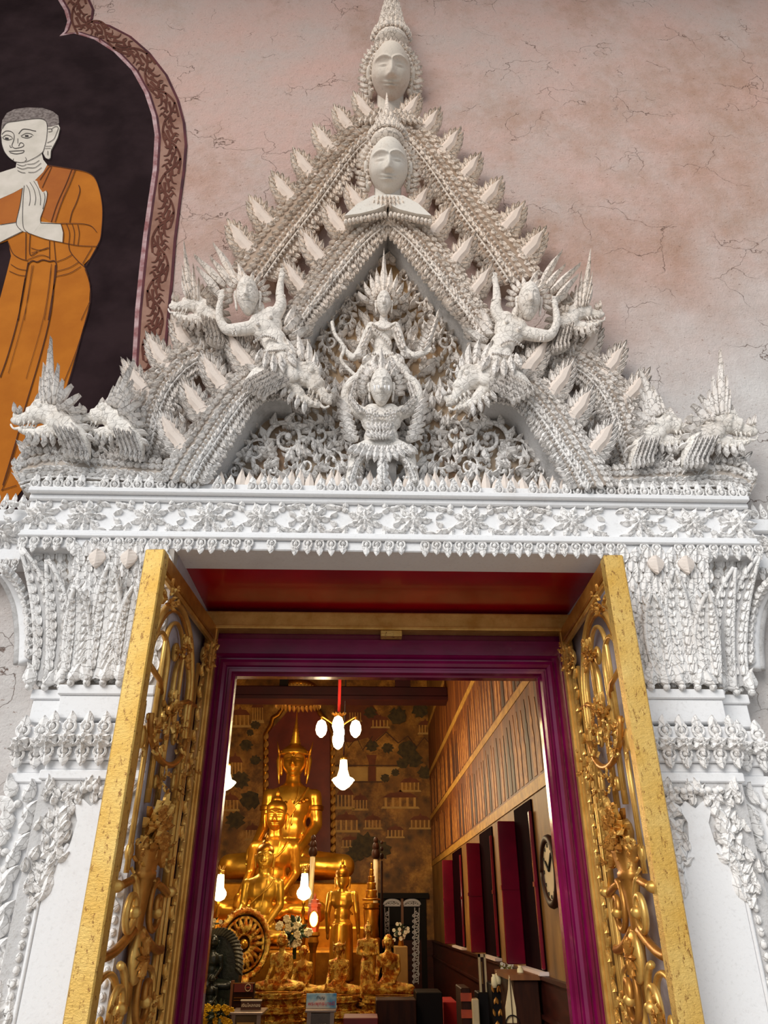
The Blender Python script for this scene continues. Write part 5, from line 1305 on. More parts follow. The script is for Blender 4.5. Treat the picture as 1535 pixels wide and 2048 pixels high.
# windows with open crimson shutters
for k, (px0, px1, px2) in enumerate([(888, 903, 909), (953, 966, 979), (1014, 1038, 1058)]):
    pass
wy = [(5.55, 6.2), (7.35, 8.15), (9.75, 10.7)]
for k, (y0, y1) in enumerate(wy):
    w = struct('window_%d' % (k + 1), MB().box((XR - .012, y0, 1.19), (XR, y1, 2.24)), M_SHUTIN)
    for nm, yy, wd_ in (('near', y0, .035), ('far', y1, .15)):
        c_, s_ = .16, .03
        o = MB().box((XR - wd_, yy - .02, 1.2), (XR - .012, yy + .02, 2.16)).obj('shutter', M_SHUT, w); bevel(o, .006, 1)
        MB().box((XR - wd_ - .006, yy - .026, 1.68), (XR - .02, yy + .026, 1.71)).obj('shutter_rail', M_SHUT, o)
    MB().box((XR - .06, y0 - .04, 1.168), (XR, y1 + .04, 1.19)).obj('sill', mat('white_sill', (220, 200, 190)), w)
# roof beams across the hall
def beam(label, py0, py1, Y, d=.3):
    z0 = at(700, py1, Y).z; z1 = at(700, py0, Y).z
    t = thing('roof_beam', label, 'beam', (-1.5, Y, z0))
    o = MB().box((XL, Y, z0), (XR, Y + d, z1)).obj('beam', M_MAROON, t); bevel(o, .015, 1); MB().box((XL, Y - .02, z0 - .05), (XR, Y + d + .02, z0)).obj('moulding', M_MAROON, t)
    return t
bt = beam('maroon tie beam across the hall above the chandelier', 1372, 1392, 10.5)
MB().box((at(806, 1360, 10.6).x - .12, 10.52, at(700, 1374, 10.5).z + .01), (at(806, 1360, 10.6).x + .1, 10.72, ZC)).obj('king_post', M_MAROON, bt)
MB().box((at(568, 1360, 10.6).x - .06, 10.55, at(700, 1374, 10.5).z + .01), (at(568, 1360, 10.6).x + .06, 10.68, ZC)).obj('hanger_post', M_IRON, bt)
# ---- paintings on the back wall
bm_ = thing('temple_mural', 'golden brown painting of pavilions, trees and zigzag walls on the back wall', 'mural', (0, YB, 3))
M_MG = mat('mural_gold_line', (206, 156, 74), (190, 138, 58), rough=.6); M_MDK = mat('mural_dark_tree', (84, 66, 28), (54, 44, 20), rough=.7, scale=14); M_MRD = mat('mural_red_brown', (122, 62, 26), (104, 50, 22), rough=.7); M_MPL = mat('mural_pale_wall', (196, 156, 84), (180, 140, 74), rough=.7); M_MLN = mat('mural_brown_line', (84, 48, 18), (70, 40, 16), rough=.7)
def bflat(name, pts, m, y=YB - .006):
    q = [at(x, yy, y) for x, yy in pts]; return MB().prism([(p.x, p.z) for p in q], y, YB + .001).obj(name, m, bm_)
def bline(mb, pts, w, y=YB - .012):
    L = []; R_ = []; sp = [Vector(p) for p in pts]; n = len(sp)
    for i, p in enumerate(sp):
        d = (sp[min(i+1, n-1)] - sp[max(i-1, 0)]).normalized(); nn = Vector((-d.y, d.x))*w*.5
        L.append(at(p.x + nn.x, p.y + nn.y, y)); R_.append(at(p.x - nn.x, p.y - nn.y, y))
    mb.add(L + R_, [(i, i+1, n+i+1, n+i) for i in range(n-1)])
bflat('pale_wall', [(668, 1534), (735, 1534), (735, 1562), (668, 1562)], M_MPL); bflat('pale_wall', [(752, 1534), (800, 1534), (768, 1562), (752, 1562)], M_MPL)
bflat('gate_tower', [(736, 1562), (737, 1525), (732, 1510), (753, 1510), (750, 1525), (751, 1562)], M_MRD, YB - .008)
bflat('sky_field', [(668, 1400), (745, 1410), (775, 1460), (745, 1485), (735, 1475), (700, 1485), (668, 1480)], M_MRD, YB - .004)
zz = MB(); bline(zz, [(668, 1494), (688, 1473), (696, 1495), (713, 1475), (725, 1500), (745, 1472), (752, 1482), (772, 1464), (796, 1486), (815, 1472), (832, 1495), (848, 1475), (864, 1492)], 2.6); bline(zz, [(668, 1531), (800, 1531)], 2); bline(zz, [(668, 1564), (765, 1564)], 2); zz.obj('zigzag_wall', M_MLN, bm_)
for ti, (x, y, r) in enumerate([(743, 1492, 12), (775, 1496, 11), (815, 1500, 20), (828, 1520, 16), (805, 1526, 12), (770, 1556, 9), (790, 1545, 8), (850, 1545, 14), (510, 1450, 9), (492, 1490, 12), (500, 1465, 7), (480, 1560, 18), (500, 1600, 20), (470, 1640, 18), (510, 1520, 10), (730, 1690, 26), (760, 1700, 20), (712, 1706, 18), (840, 1420, 16), (795, 1432, 18), (740, 1425, 12)]):
    o = bflat('painted_tree', [(x + r*(1 + .25*math.sin(k*2.7 + x))*math.cos(2*PI*k/18), y + r*.9*(1 + .22*math.sin(k*3.3 + y))*math.sin(2*PI*k/18)) for k in range(18)], M_MDK, YB - .009 - .0008*ti)
def pavilion(x, y, w, h):
    bflat('pavilion_roof', [(x - w*.6, y), (x - w*.35, y - h*.25), (x - w*.1, y - h*.28), (x, y - h*.45), (x + w*.1, y - h*.28), (x + w*.35, y - h*.25), (x + w*.6, y)], M_MRD, YB - .010)
    bflat('pavilion_base', [(x - w*.6, y + h*.5), (x + w*.6, y + h*.5), (x + w*.65, y + h*.62), (x - w*.65, y + h*.62)], M_MPL, YB - .010)
    for k in range(5): u = x - w*.48 + w*.24*k; bflat('pavilion_column', [(u - w*.04, y), (u + w*.04, y), (u + w*.04, y + h*.5), (u - w*.04, y + h*.5)], M_MG, YB - .011)
for a in [(690, 1590, 30, 46), (692, 1640, 44, 40), (470, 1525, 26, 46), (800, 1595, 60, 36), (480, 1430, 34, 40), (515, 1415, 20, 50), (760, 1440, 30, 26), (820, 1565, 34, 30), (720, 1600, 26, 34), (745, 1640, 30, 30), (840, 1640, 36, 30), (700, 1680, 30, 26), (460, 1600, 30, 36), (505, 1660, 26, 34), (850, 1450, 24, 30), (790, 1660, 30, 26), (710, 1425, 22, 30)]: pavilion(*a)
# red niche with gilded frame behind the crowned image
ni = thing('red_niche', 'red painted arch with gilded cusped border behind the tallest golden image', 'niche', (at(598, 1720, 13.9).x, YB, 1.2))
q = [at(x, y, YB - .03) for x, y in [(533, 1740), (533, 1470), (545, 1455), (560, 1440), (590, 1405), (605, 1404), (640, 1425), (660, 1450), (662, 1470), (664, 1740)]]
MB().prism([(p.x, p.z) for p in q], YB - .03, YB).obj('red_field', M_NICHE, ni)
for nm, pts in (('gilded_border', [(530, 1740), (531, 1468), (542, 1450), (545, 1436), (556, 1430), (566, 1414), (574, 1406)]), ('gilded_border', [(666, 1740), (664, 1468), (655, 1444), (640, 1428), (632, 1412)])):
    MB().tube([at(x, y, YB - .05) for x, y in pts], .045, 8, flat=.6).obj(nm, M_GILT2, ni, True)
for k in range(16):
    for x in (531, 665): p = at(x, 1480 + 16*k, YB - .08); place3('border_leaf', GL, ni, p, (0, 0, 1), (0, -1, 0), .09, .13, .03)
# ---- statues
def buddha_body(voxel, pose='seated', sash=True):
    b = MB(); k = MB()
    if pose == 'seated':
        b.ell((0, 0, .55), (.165, .12, .17)); b.ell((0, .01, .38), (.125, .11, .16)); b.ell((0, .02, .20), (.17, .15, .13)); b.ell((0, .01, .625), (.19, .09, .065))
        for s in (-1, 1):
            b.cap((s*.10, .02, .12), (s*.42, -.14, .10), .115, .088); b.cap((s*.41, -.15, .085), (-s*.10, -.27, .085 + (.03 if s > 0 else 0)), .075, .052); b.ell((-s*.14, -.26, .10 + (.03 if s > 0 else 0)), (.07, .045, .035))
            b.cap((s*.178, .01, .61), (s*.20, .03, .40), .057, .047)
        b.cap((-.20, .03, .40), (-.235, -.20, .24), .046, .034); b.cap((.20, .03, .40), (.09, -.20, .215), .046, .034)
        b.ell((-.25, -.245, .19), (.042, .03, .055)); b.ell((.03, -.225, .20), (.07, .05, .03))
        for j in range(4): b.cap((-.28 + .02*j, -.265, .17), (-.285 + .022*j, -.285, .085 + .012*abs(j - 1.5)), .012, .009, 6); b.cap((-.02 - .0*j, -.25 + .022*j, .20), (-.11 + .01*abs(j-1.5), -.25 + .022*j, .195), .012, .009, 6)
        b.cap((-.215, -.25, .19), (-.20, -.27, .13), .012, .010, 6); b.cap((.05, -.25, .21), (.0, -.265, .225), .012, .010, 6)
    else:
        q_ = 1.0
        b.ell((0, 0, .72), (.115, .07, .10)); b.ell((0, .0, .60), (.085, .065, .09)); b.ell((0, 0, .50), (.105, .075, .09)); b.ell((0, 0, .775), (.13, .055, .04))
        b.tube([(0, 0, .52), (0, 0, .3), (0, 0, .05)], [.105, .115, .125], 18)
        for s in (-1, 1):
            b.cap((s*.125, 0, .77), (s*.15, .0, .62), .036, .03)
            if pose == 'stand': b.cap((s*.15, 0, .62), (s*.05, -.10, .60), .028, .02); b.ell((s*.03, -.105, .60), (.035, .02, .025))
            else: b.cap((s*.15, 0, .62), (s*.155, -.04, .46), .028, .022); b.ell((s*.155, -.05, .42), (.02, .018, .04))
            b.ell((s*.05, -.07, .02), (.04, .08, .02))
    return b, k
def statue(name, label, px, ptop, pbase, Y, m, pose='seated', yaw=0, hair='ushnisha', crown=None, voxel=.013, sash=True, pedestal=None, group=None, detail=True):
    """ptop: pixel row of the top of the skull, pbase: of the lap's foot"""
    zt = at(px, ptop, Y).z; zb = at(px, pbase, Y).z; U = zt - zb; c = at(px, (ptop + pbase)/2, Y); c = Vector((c.x, Y, zb))
    t = thing(name, label, 'statue', c, group)
    M = Matrix.Translation(c) @ Matrix.Rotation(math.radians(yaw), 4, 'Z') @ Matrix.Scale(U, 4)
    b, k = buddha_body(voxel, pose)
    hz, hs = (.865, .27) if pose == 'seated' else ((.915, .155) if pose == 'stand' else (.90, .20))
    nk = .66 if pose == 'seated' else .79
    b.cap((0, .01, nk), (0, 0, hz - hs*.35), hs*.24, hs*.22)
    key = (pose, voxel)
    if key not in statue.cache: statue.cache[key] = fuse(b, voxel, M_GILT, 4, 'body')
    me = statue.cache[key].copy()
    hm = xf(HEAD if detail else HEADS, Matrix.Translation((0, 0, hz)) @ Matrix.Scale(hs, 4)); hm2 = hm.mesh('h', m, True)
    bm = bmesh.new(); bm.from_mesh(me); bm.from_mesh(hm2); bm.to_mesh(me); bm.free(); bpy.data.meshes.remove(hm2)
    me.materials.clear(); me.materials.append(m)
    me.polygons.foreach_set('use_smooth', [True]*len(me.polygons))
    o = inst('body', me, t, M)
    def part(nm, mb_, mm=m, sm=True): q = link(bpy.data.objects.new(nm, mb_.mesh(nm, mm, sm)), t, M); return q
    if hair == 'ushnisha':
        h = MB().ell((0, .015*hs/.27, hz + hs*.28), (hs*.36, hs*.40, hs*.30), 24, 14); h.ell((0, .02, hz + hs*.56), (hs*.17, hs*.17, hs*.16), 16, 10); h.tube([(0, .02, hz + hs*.68), (0, .02, hz + hs*.8), (0, .02, hz + hs*.98)], [hs*.07, hs*.08, hs*.01], 10)
        part('curled_hair', h, M_GILT2 if m in (M_GILT, M_GILTB, M_GILTC) else m)
    elif hair == 'crown':
        pr = [(.40, .20), (.45, .24), (.41, .27), (.43, .30), (.36, .36), (.29, .43), (.20, .49), (.15, .54), (.17, .56), (.13, .63), (.15, .65), (.11, .73), (.13, .75), (.09, .84), (.11, .86), (.075, .96), (.085, .98), (.05, 1.1), (.055, 1.12), (.03, 1.3), (.008, 1.75)]
        f = crown or 1.0
        part('tiered_crown', MB().lathe([(r*hs, z*hs if z < .4 else .4*hs + (z - .4)*hs*f) for r, z in pr], (0, .01, hz), 22), m)
        for s in (-1, 1):
            part('ear_flange', MB().tube([(s*hs*.43, 0, hz + hs*.34), (s*hs*.47, .0, hz + hs*.05), (s*hs*.44, 0, hz - hs*.3), (s*hs*.40, -.02, hz - hs*.62)], [hs*.02, hs*.06, hs*.04, hs*.02], 8), m)
            part('ear_spike', MB().tube([(s*hs*.44, 0, hz + hs*.2), (s*hs*.54, .0, hz + hs*.6)], [hs*.05, hs*.006], 8), m)
    if sash:
        sg = cr([(.13, -.06, .66), (.09, -.115, .58), (.0, -.135, .50), (-.09, -.115, .42), (-.125, -.08, .36)], 5) if pose == 'seated' else cr([(.09, -.045, .79), (.05, -.075, .73), (-.02, -.078, .66), (-.09, -.055, .60)], 5)
        part('robe_edge', MB().tube(sg, .010, 6), m)
        if pose == 'seated': part('shawl_edge', MB().tube(cr([(.06, -.105, .66), (.055, -.125, .60), (.03, -.135, .5), (.02, -.13, .38)], 5), .006, 6), m)
    if pedestal:
        P = MB(); z = 0
        for (r, h) in pedestal:
            pr = [(r*.96, -z - h), (r, -z - h + h*.2), (r*.9, -z - h*.5), (r, -z - h*.15), (r*.97, -z)]; P.lathe(pr, (0, -.04, 0), 28, 1, .75); z += h
        part('lotus_pedestal', P, m)
    return t, M, U
statue.cache = {}
t1, Ms, U = statue('crowned_buddha', 'tallest golden seated image with tall spired crown before the red niche', 582, 1490, 1765, 12.4, M_GILT, hair='crown', crown=.92, sash=True)
for s in (-1, 1):   # arm bands, pectoral
    link(bpy.data.objects.new('armband', MB().lathe([(.056, -.02), (.064, -.012), (.058, 0), (.064, .012), (.056, .02)], (s*.188, .018, .52), 16).mesh('armband', M_GILT2, True)), t1, Ms)
pe = MB()
for k in range(9): a = -1.0 + 2.0*k/8; pe.ell((.15*math.sin(a), -.125, .60 - .10*math.cos(a)*.6), (.016, .014, .016), 8, 6)
pe.prism([(-.05, .50), (0, .57), (.05, .50), (0, .43)], -.155, -.12)
link(bpy.data.objects.new('pectoral', pe.mesh('pectoral', M_GILT2)), t1, Ms)
statue('golden_buddha', 'middle golden seated image with curled hair in front of the crowned one', 546, 1604, 1850, 11.2, M_GILTB)
statue('golden_buddha', 'frontmost large golden seated image with draped shawl behind the dharma wheel', 524, 1690, 1895, 10.1, M_GILTC)
statue('standing_buddha', 'golden standing image seen from behind, right of the lantern', 683, 1738, 1975, 9.3, M_GILT, 'stand2', yaw=165, voxel=.008)
statue('gilded_image', 'seated image covered in patchy gold leaf on a round lotus pedestal', 562, 1868, 1984, 8.1, M_LEAFG, hair='ushnisha', sash=False, voxel=.014, pedestal=[(.50, .10), (.42, .12), (.52, .12), (.46, .10), (.55, .12), (.5, .3)], detail=False)
statue('gilded_monk', 'small gold-leafed monk figure beside the lotus pedestal', 605, 1890, 1990, 8.5, M_LEAFG, hair=None, sash=True, voxel=.014, detail=False, pedestal=[(.50, .12), (.42, .14), (.52, .14), (.46, .5)])
statue('gilded_image', 'small crowned gold-leafed seated figure behind the blue sign', 677, 1884, 1990, 8.3, M_LEAFG, hair='crown', crown=.3, sash=False, voxel=.014, detail=False, pedestal=[(.50, .12), (.42, .14), (.52, .14), (.46, .5)])
statue('gilded_standing_image', 'slim standing gold-leafed figure with hands before the waist', 735, 1848, 2004, 8.2, M_LEAFG, 'stand', hair='ushnisha', sash=False, voxel=.008, pedestal=[(.13, .04), (.09, .06), (.15, .06), (.17, .3)], detail=False)
statue('gilded_monk', 'gold-leafed seated monk with shoulder robe beside the iron doors', 776, 1868, 1990, 8.2, M_LEAFG, hair=None, sash=True, voxel=.014, detail=False, pedestal=[(.50, .12), (.42, .14), (.52, .14), (.46, .5)])
# gilded parasol discs above the crowned image
pz = thing('tiered_parasol', 'gilded fringed parasol above the crowned image under the roof beam', 'parasol', at(597, 1402, 12.4))
for (py, rp) in ((1397, 44), (1374, 36)):
    c = at(597, py, 12.4); k = hx(597, py, 12.4); r = rp*k
    MB().lathe([(r*.2, .16), (r*.9, .05), (r, .03), (r, -.03), (r*.96, -.04)], c, 28).obj('canopy', M_GILT2, pz, True)
    for j in range(30): a = 2*PI*j/30; place3('fringe_drop', GL, pz, c + Vector((r*math.cos(a), r*math.sin(a), -.02)), (0, 0, -1), (math.cos(a), math.sin(a), 0), .07, .13, .02)
c = at(597, 1400, 12.4); MB().tube([c, Vector((c.x, 12.4, ZC))], .02, 8).obj('pole', M_GILT2, pz, True)
# altar tiers
al = thing('altar', 'stepped dark altar carrying the golden images', 'altar', (-1.2, 9.5, 0))
for (x0, x1, y0, y1, z) in [(-1.25, .36, 7.75, 8.75, .22), (-3.6, .33, 8.75, 9.6, at(683, 1977, 9.3).z), (-3.6, .1, 9.6, 10.65, at(524, 1897, 10.1).z), (-3.8, .1, 10.65, 11.8, at(546, 1852, 11.2).z), (-4.0, .2, 11.8, 13.2, at(582, 1768, 12.4).z)]:
    o = MB().box((x0, y0, 0), (x1, y1 - .002, z - .004)).obj('tier', M_DARKWOOD if z < 1 else M_GILT2, al); bevel(o, .02, 1)
# ---- lamps
M_GLOW = mat('lit_glass', (255, 246, 226), emit=(255, 226, 168), es=9); M_GLOW2 = mat('lit_crystal', (255, 248, 230), emit=(255, 232, 180), es=5)
M_BRASS = gold_mat('bright_brass', (226, 180, 90), (190, 140, 60), .3, 0, metal=.9)
M_CORD = mat('red_cord', (214, 30, 24), rough=.7)
def plight(name, p, e, r=.12, col=(1, .78, .48)):
    d = bpy.data.lights.new(name, 'POINT'); d.energy = e; d.shadow_soft_size = r; d.color = col
    o = bpy.data.objects.new(name, d); COL.objects.link(o); o.location = p; return o
YC = 8.9
c = at(677, 1440, YC); kx = hx(677, 1440, YC)
ch = thing('globe_chandelier', 'brass chandelier with lit white globes hanging on a red cord', 'chandelier', c)
MB().tube([c + Vector((0, 0, .02)), Vector((c.x, YC, ZC))], .018, 8).obj('red_cord', M_CORD, ch, True)
MB().lathe([(.02, .06), (.06, .04), (.05, .0), (.03, -.06), (.05, -.12), (.02, -.2)], c, 14).obj('stem', M_BRASS, ch, True)
for k in range(4):
    a = 2*PI*k/4; r = 34*kx; g_ = Vector((c.x + r*math.cos(a), YC + r*math.sin(a), c.z - .05))
    MB().tube(cr([c + Vector((0, 0, -.10)), c + Vector((r*.5*math.cos(a), r*.5*math.sin(a), -.02)), g_ + Vector((0, 0, .09)), g_ + Vector((0, 0, .05))], 5), .011, 6).obj('arm', M_BRASS, ch, True)
    MB().lathe([(.012, .05), (.045, .03), (.064, -.02), (.068, -.07), (.052, -.12), (.015, -.155)], g_, 14).obj('globe', M_GLOW, ch, True)
for k in range(10):
    a = 2*PI*k/10; place3('crown_leaf', GL, ch, c + Vector((0, 0, .03)), (math.cos(a), math.sin(a), .5), (0, 0, 1), .04, .10, .02)
MB().lathe([(.012, .03), (.045, .0), (.068, -.05), (.068, -.10), (.05, -.16), (.015, -.19)], c + Vector((0, 0, -.15)), 14).obj('globe', M_GLOW, ch, True)
plight('chandelier_light', c + Vector((0, 0, -.6)), 70, .35)
# added chandelier, unseen above the door head, lights the altar from the front
c2_ = Vector((-.9, 6.6, 3.75))
def rec_copy(o, par, dv):
    cpy = o.copy(); link(cpy, par, Matrix.Translation(dv) @ WM[o.name])
    for q in list(o.children): rec_copy(q, cpy, dv)
    return cpy
ch_added = rec_copy(ch, None, c2_ - c); ch_added['label'] = 'added brass globe chandelier out of view above the door head'
for q in list(ch_added.children):
    if q.name.startswith('red_cord'): bpy.data.objects.remove(q)
MB().tube([c2_ + Vector((0, 0, .02)), Vector((c2_.x, c2_.y, ZC))], .018, 8).obj('red_cord', M_CORD, ch_added, True)
plight('chandelier_light', c2_ + Vector((0, 0, -.6)), 85, .35)  # lamp of the added chandelier, brightens the altar
def crystal(label, px, py, Y, wpx, hpx, cord=True):
    c = at(px, py, Y); k = hx(px, py, Y); w = wpx*k*.5; h = hpx*k*1.1
    t = thing('crystal_chandelier', label, 'chandelier', c)
    MB().lathe([(w*.30, h*.62), (w*.38, h*.55), (w*.34, h*.50)], c, 14).obj('cap', M_BRASS, t, True)
    MB().lathe([(w*.33, h*.50), (w*.40, h*.2), (w*.6, -h*.02), (w*.98, -h*.08), (w, -h*.14), (w*.9, -h*.22), (w*.6, -h*.33), (w*.2, -h*.42)], c, 18).obj('crystal_strands', M_GLOW2, t, True)
    for i in range(14):
        a = 2*PI*i/14; MB().ell(c + Vector((w*1.0*math.cos(a), w*1.0*math.sin(a), -h*.13)), w*.09, 6, 5).obj('crystal_drop', M_GLOW2, t)
    if cord: MB().tube([c + Vector((0, 0, h*.6)), Vector((c.x, Y, ZC))], .012, 6).obj('chain', M_MAROON, t, True)
    plight('crystal_light', c + Vector((0, -.02, -h*.75)), 55, .25)
    return t
crystal('lit crystal chandelier hanging right of the crowned image', 686, 1552, 10.6, 42, 56)
crystal('lit crystal chandelier half hidden behind the left door jamb', 452, 1558, 10.6, 38, 46)
def tablelamp(label, px, py, Y):
    c = at(px, py, Y); k = hx(px, py, Y); w = 14*k; h = 50*k*1.05
    t = thing('crystal_lamp', label, 'lamp', c + Vector((0, 0, -h*1.2)))
    MB().lathe([(w*.45, h*.5), (w*.5, h*.4), (w*.6, h*.05), (w, -h*.1), (w*1.05, -h*.2), (w*.8, -h*.34), (w*.2, -h*.42)], c, 16).obj('crystal_shade', M_GLOW2, t, True)
    MB().lathe([(w*.48, h*.5), (w*.5, h*.64), (w*.42, h*.66)], c, 14).obj('brass_cap', M_BRASS, t, True)
    MB().lathe([(w*.12, -h*.4), (w*.28, -h*.52), (w*.1, -h*.6), (w*.3, -h*.8), (w*.12, -h*.9), (w*.5, -h*1.15), (w*.6, -h*1.2), (.03, -c.z + 1.0)], c, 12).obj('stem', M_GILT2, t, True)
    for i in range(6): a = 2*PI*i/6; place3('spike', GL, t, c + Vector((w*.3*math.cos(a), w*.3*math.sin(a), h*.64)), (math.cos(a)*.4, math.sin(a)*.4, 1), (math.cos(a), math.sin(a), 0), w*.2, h*.2, w*.06)
    plight('lamp_light', c + Vector((0, -.16, -.05)), 3, .1)
tablelamp('lit crystal altar lamp at the left beside the dharma wheel', 439, 1778, 9.7)
tablelamp('lit crystal altar lamp left of the tall white pole', 608, 1776, 9.7)
# lantern on a post
c = at(628, 1836, 8.9); k = hx(628, 1836, 8.9)
ln_ = thing('lantern', 'small orange lantern with a glowing oval pane on a carved post', 'lantern', (c.x, 8.9, at(683, 1977, 9.3).z))
M_OR = mat('orange_lacquer', (190, 74, 20), (160, 56, 14), rough=.4)
MB().lathe([(9*k, -24*k), (10*k, -18*k), (13*k, 0), (13*k, 12*k), (11*k, 20*k)], c, 6).obj('body', M_OR, ln_); MB().lathe([(14*k, 20*k), (13*k, 25*k), (9*k, 27*k), (8*k, 32*k), (3*k, 34*k), (3*k, 38*k), (.5*k, 44*k)], c, 6).obj('roof', M_OR, ln_)
MB().ell(c + Vector((0, -11*k, -2*k)), (8*k, 4*k, 13*k), 14, 10).obj('lit_pane', M_GLOW, ln_, True); MB().tube([c + Vector((8.6*k*math.cos(a), -12.5*k, -2*k + 14*k*math.sin(a))) for a in [2*PI*j/18 for j in range(19)]], 1.3*k, 6).obj('pane_rim', M_GILT2, ln_, True)
MB().lathe([(12*k, -24*k), (13*k, -30*k), (9*k, -33*k), (11*k, -42*k), (8*k, -50*k), (6*k, -60*k), (8*k, at(683, 1977, 9.3).z - c.z)], c, 8).obj('post', M_GILT2, ln_)
plight('lantern_light', c + Vector((0, -.25, -.02)), 4, .1)
# poles, tiered stand
def pole(label, px, y0, y1, Y, r, m, finial=False):
    a = at(px, y0, Y); b = at(px, y1, Y); t = thing('altar_pole', label, 'pole', (b.x, Y, b.z)); MB().tube([(a.x, Y, a.z), (a.x, Y, b.z)], r, 10).obj('shaft', m, t, True)
    if finial:
        for j, (dz, rr) in enumerate([(.05, 1.8), (.13, 1.4), (.2, 1.0)]): MB().ell((a.x, Y, a.z + dz), (r*rr, r*rr, r*rr*1.3), 10, 8).obj('finial', M_DARKWOOD, t, True)
M_CRM = mat('cream_painted_metal', (206, 184, 140), (190, 166, 120), rough=.4)
pole('tall cream pole behind the crystal lamp', 625, 1712, 1815, 9.9, .03, M_CRM, True); pole('tall cream pole beside the tiered stand', 751, 1718, 1976, 9.4, .028, M_CRM, True); pole('thin dark pole before the iron doors', 763, 1722, 1976, 9.5, .014, M_DARKWOOD, True)
c = at(741, 1975, 9.2); k = hx(741, 1850, 9.2); ts = thing('tiered_stand', 'tiered golden offering stand narrowing upward like a spire', 'stand', c)
zq_ = lambda y: at(741, y, 9.2).z - c.z
for (y0, y1, r) in [(1975, 1875, 18), (1875, 1818, 16), (1818, 1806, 17), (1801, 1797, 19), (1796, 1780, 12), (1779, 1765, 9.5), (1764, 1752, 7), (1751, 1738, 4.5), (1737, 1726, 2)]:
    MB().lathe([(r*k*.9, zq_(y0)), (r*k, zq_(y0) + .01), (r*k*.86, (zq_(y0) + zq_(y1))/2), (r*k, zq_(y1) - .012), (r*k*.9, zq_(y1))], c, 16).obj('tier', M_GILT2, ts, True)
# dharma wheel
c = at(487, 1888, 8.6); k = hx(487, 1888, 8.6)
wh = thing('dharma_wheel', 'gilded openwork dharma wheel on a stand', 'wheel', (c.x, 8.6, c.z - 66*k))
Mw = Matrix.Translation(c) @ Matrix.Rotation(math.radians(38), 4, 'Z')
def wpart(nm, mb_): return link(bpy.data.objects.new(nm, mb_.mesh(nm, M_LEAFG if nm != 'hub' else M_GILT, True)), wh, Mw)
R1 = 56*k
def circ(r, y=0): return [(r*math.sin(2*PI*j/40), y, r*1.04*math.cos(2*PI*j/40)) for j in range(41)]
wpart('rim', MB().tube(circ(R1), 6*k, 8)); wpart('inner_rim', MB().tube(circ(R1*.80), 3*k, 8)); wpart('hub_ring', MB().tube(circ(R1*.30), 3.2*k, 8)); wpart('hub', MB().ell((0, 0, 0), (R1*.16, R1*.14, R1*.16), 14, 10))
for j in range(20):
    a = 2*PI*j/20; wpart('spoke', MB().tube([(R1*.3*math.sin(a), 0, R1*.31*math.cos(a)), (R1*.55*math.sin(a), -.01, R1*.57*math.cos(a)), (R1*.8*math.sin(a), 0, R1*.83*math.cos(a))], [2.6*k, 5.2*k, 3*k], 8))
for j in range(36):
    a = 2*PI*j/36; wpart('rim_knob', MB().ell((R1*1.09*math.sin(a), 0, R1*1.13*math.cos(a)), 2.8*k, 8, 6)); 
wpart('web', MB().ell((0, .02, 0), (R1*.95, .012, R1*.97), 28, 8)).data.materials[0] = M_DARKWOOD
wpart('foot', MB().box((-12*k, -.05, -80*k), (12*k, .05, -56*k)))
# dark stone shrine
c = at(420, 2035, 7.9); k = hx(420, 1940, 7.9); M_STONE = mat('dark_green_stone', (34, 42, 34), (22, 26, 22), rough=.32, scale=14, bump=.4, bscale=40)
sh_ = thing('stone_shrine', 'dark green stone image under a carved halo at the left jamb', 'statue', c); H_ = at(420, 1858, 7.9).z - c.z
q = MB(); n = 18; pts = [(-48*k, 0)] + [(-48*k*math.cos(PI*j/n), H_*.55 + H_*.45*math.sin(PI*j/n)) for j in range(n + 1)] + [(48*k, 0)]
q.prism([(c.x + x, c.z + z) for x, z in pts], 7.95, 8.15).obj('carved_slab', M_STONE, sh_)
for j in range(26):
    a = PI*(j + .5)/26; x = c.x - 40*k*math.cos(a); z = c.z + H_*.52 + H_*.40*math.sin(a); place3('halo_carving', GLb if False else ME_STN if False else GL, sh_, (x, 7.955, z), (-math.cos(a + .6), 0, math.sin(a + .6)), (0, -1, 0), .05, .09, .03).data = (sh_.get('_m') or GL) if False else GL
sh_del = [o for o in sh_.children if o.name.startswith('halo_carving')]
GLS = gleaf(mat('weathered_bronze', (92, 88, 70), (60, 58, 46), rough=.4), 'halo_carving', .3)
for o in sh_del: o.data = GLS
b, kk = buddha_body(.02, 'seated'); b.ell((0, 0, .87), (.10, .11, .14)); b.cap((0, 0, .66), (0, 0, .78), .07, .06)
me = fuse(b, .016, M_STONE, 3, 'body'); hm = xf(HEADS, Matrix.Translation((0, 0, .875)) @ Matrix.Scale(.29, 4)).mesh('h', M_STONE, True); bm = bmesh.new(); bm.from_mesh(me); bm.from_mesh(hm); bm.to_mesh(me); bm.free(); me.polygons.foreach_set('use_smooth', [True]*len(me.polygons))
inst('seated_figure', me, sh_, Matrix.Translation((c.x - 5*k, 7.85, c.z + H_*.30)) @ Matrix.Scale(H_*.62, 4))
inst('small_figure', me, sh_, Matrix.Translation((c.x + 4*k, 7.70, c.z + H_*.10)) @ Matrix.Scale(H_*.38, 4))
o = MB().box((c.x - 60*k, 7.5, 0), (c.x + 48*k, 8.2, c.z)).obj('plinth', M_STONE, sh_)
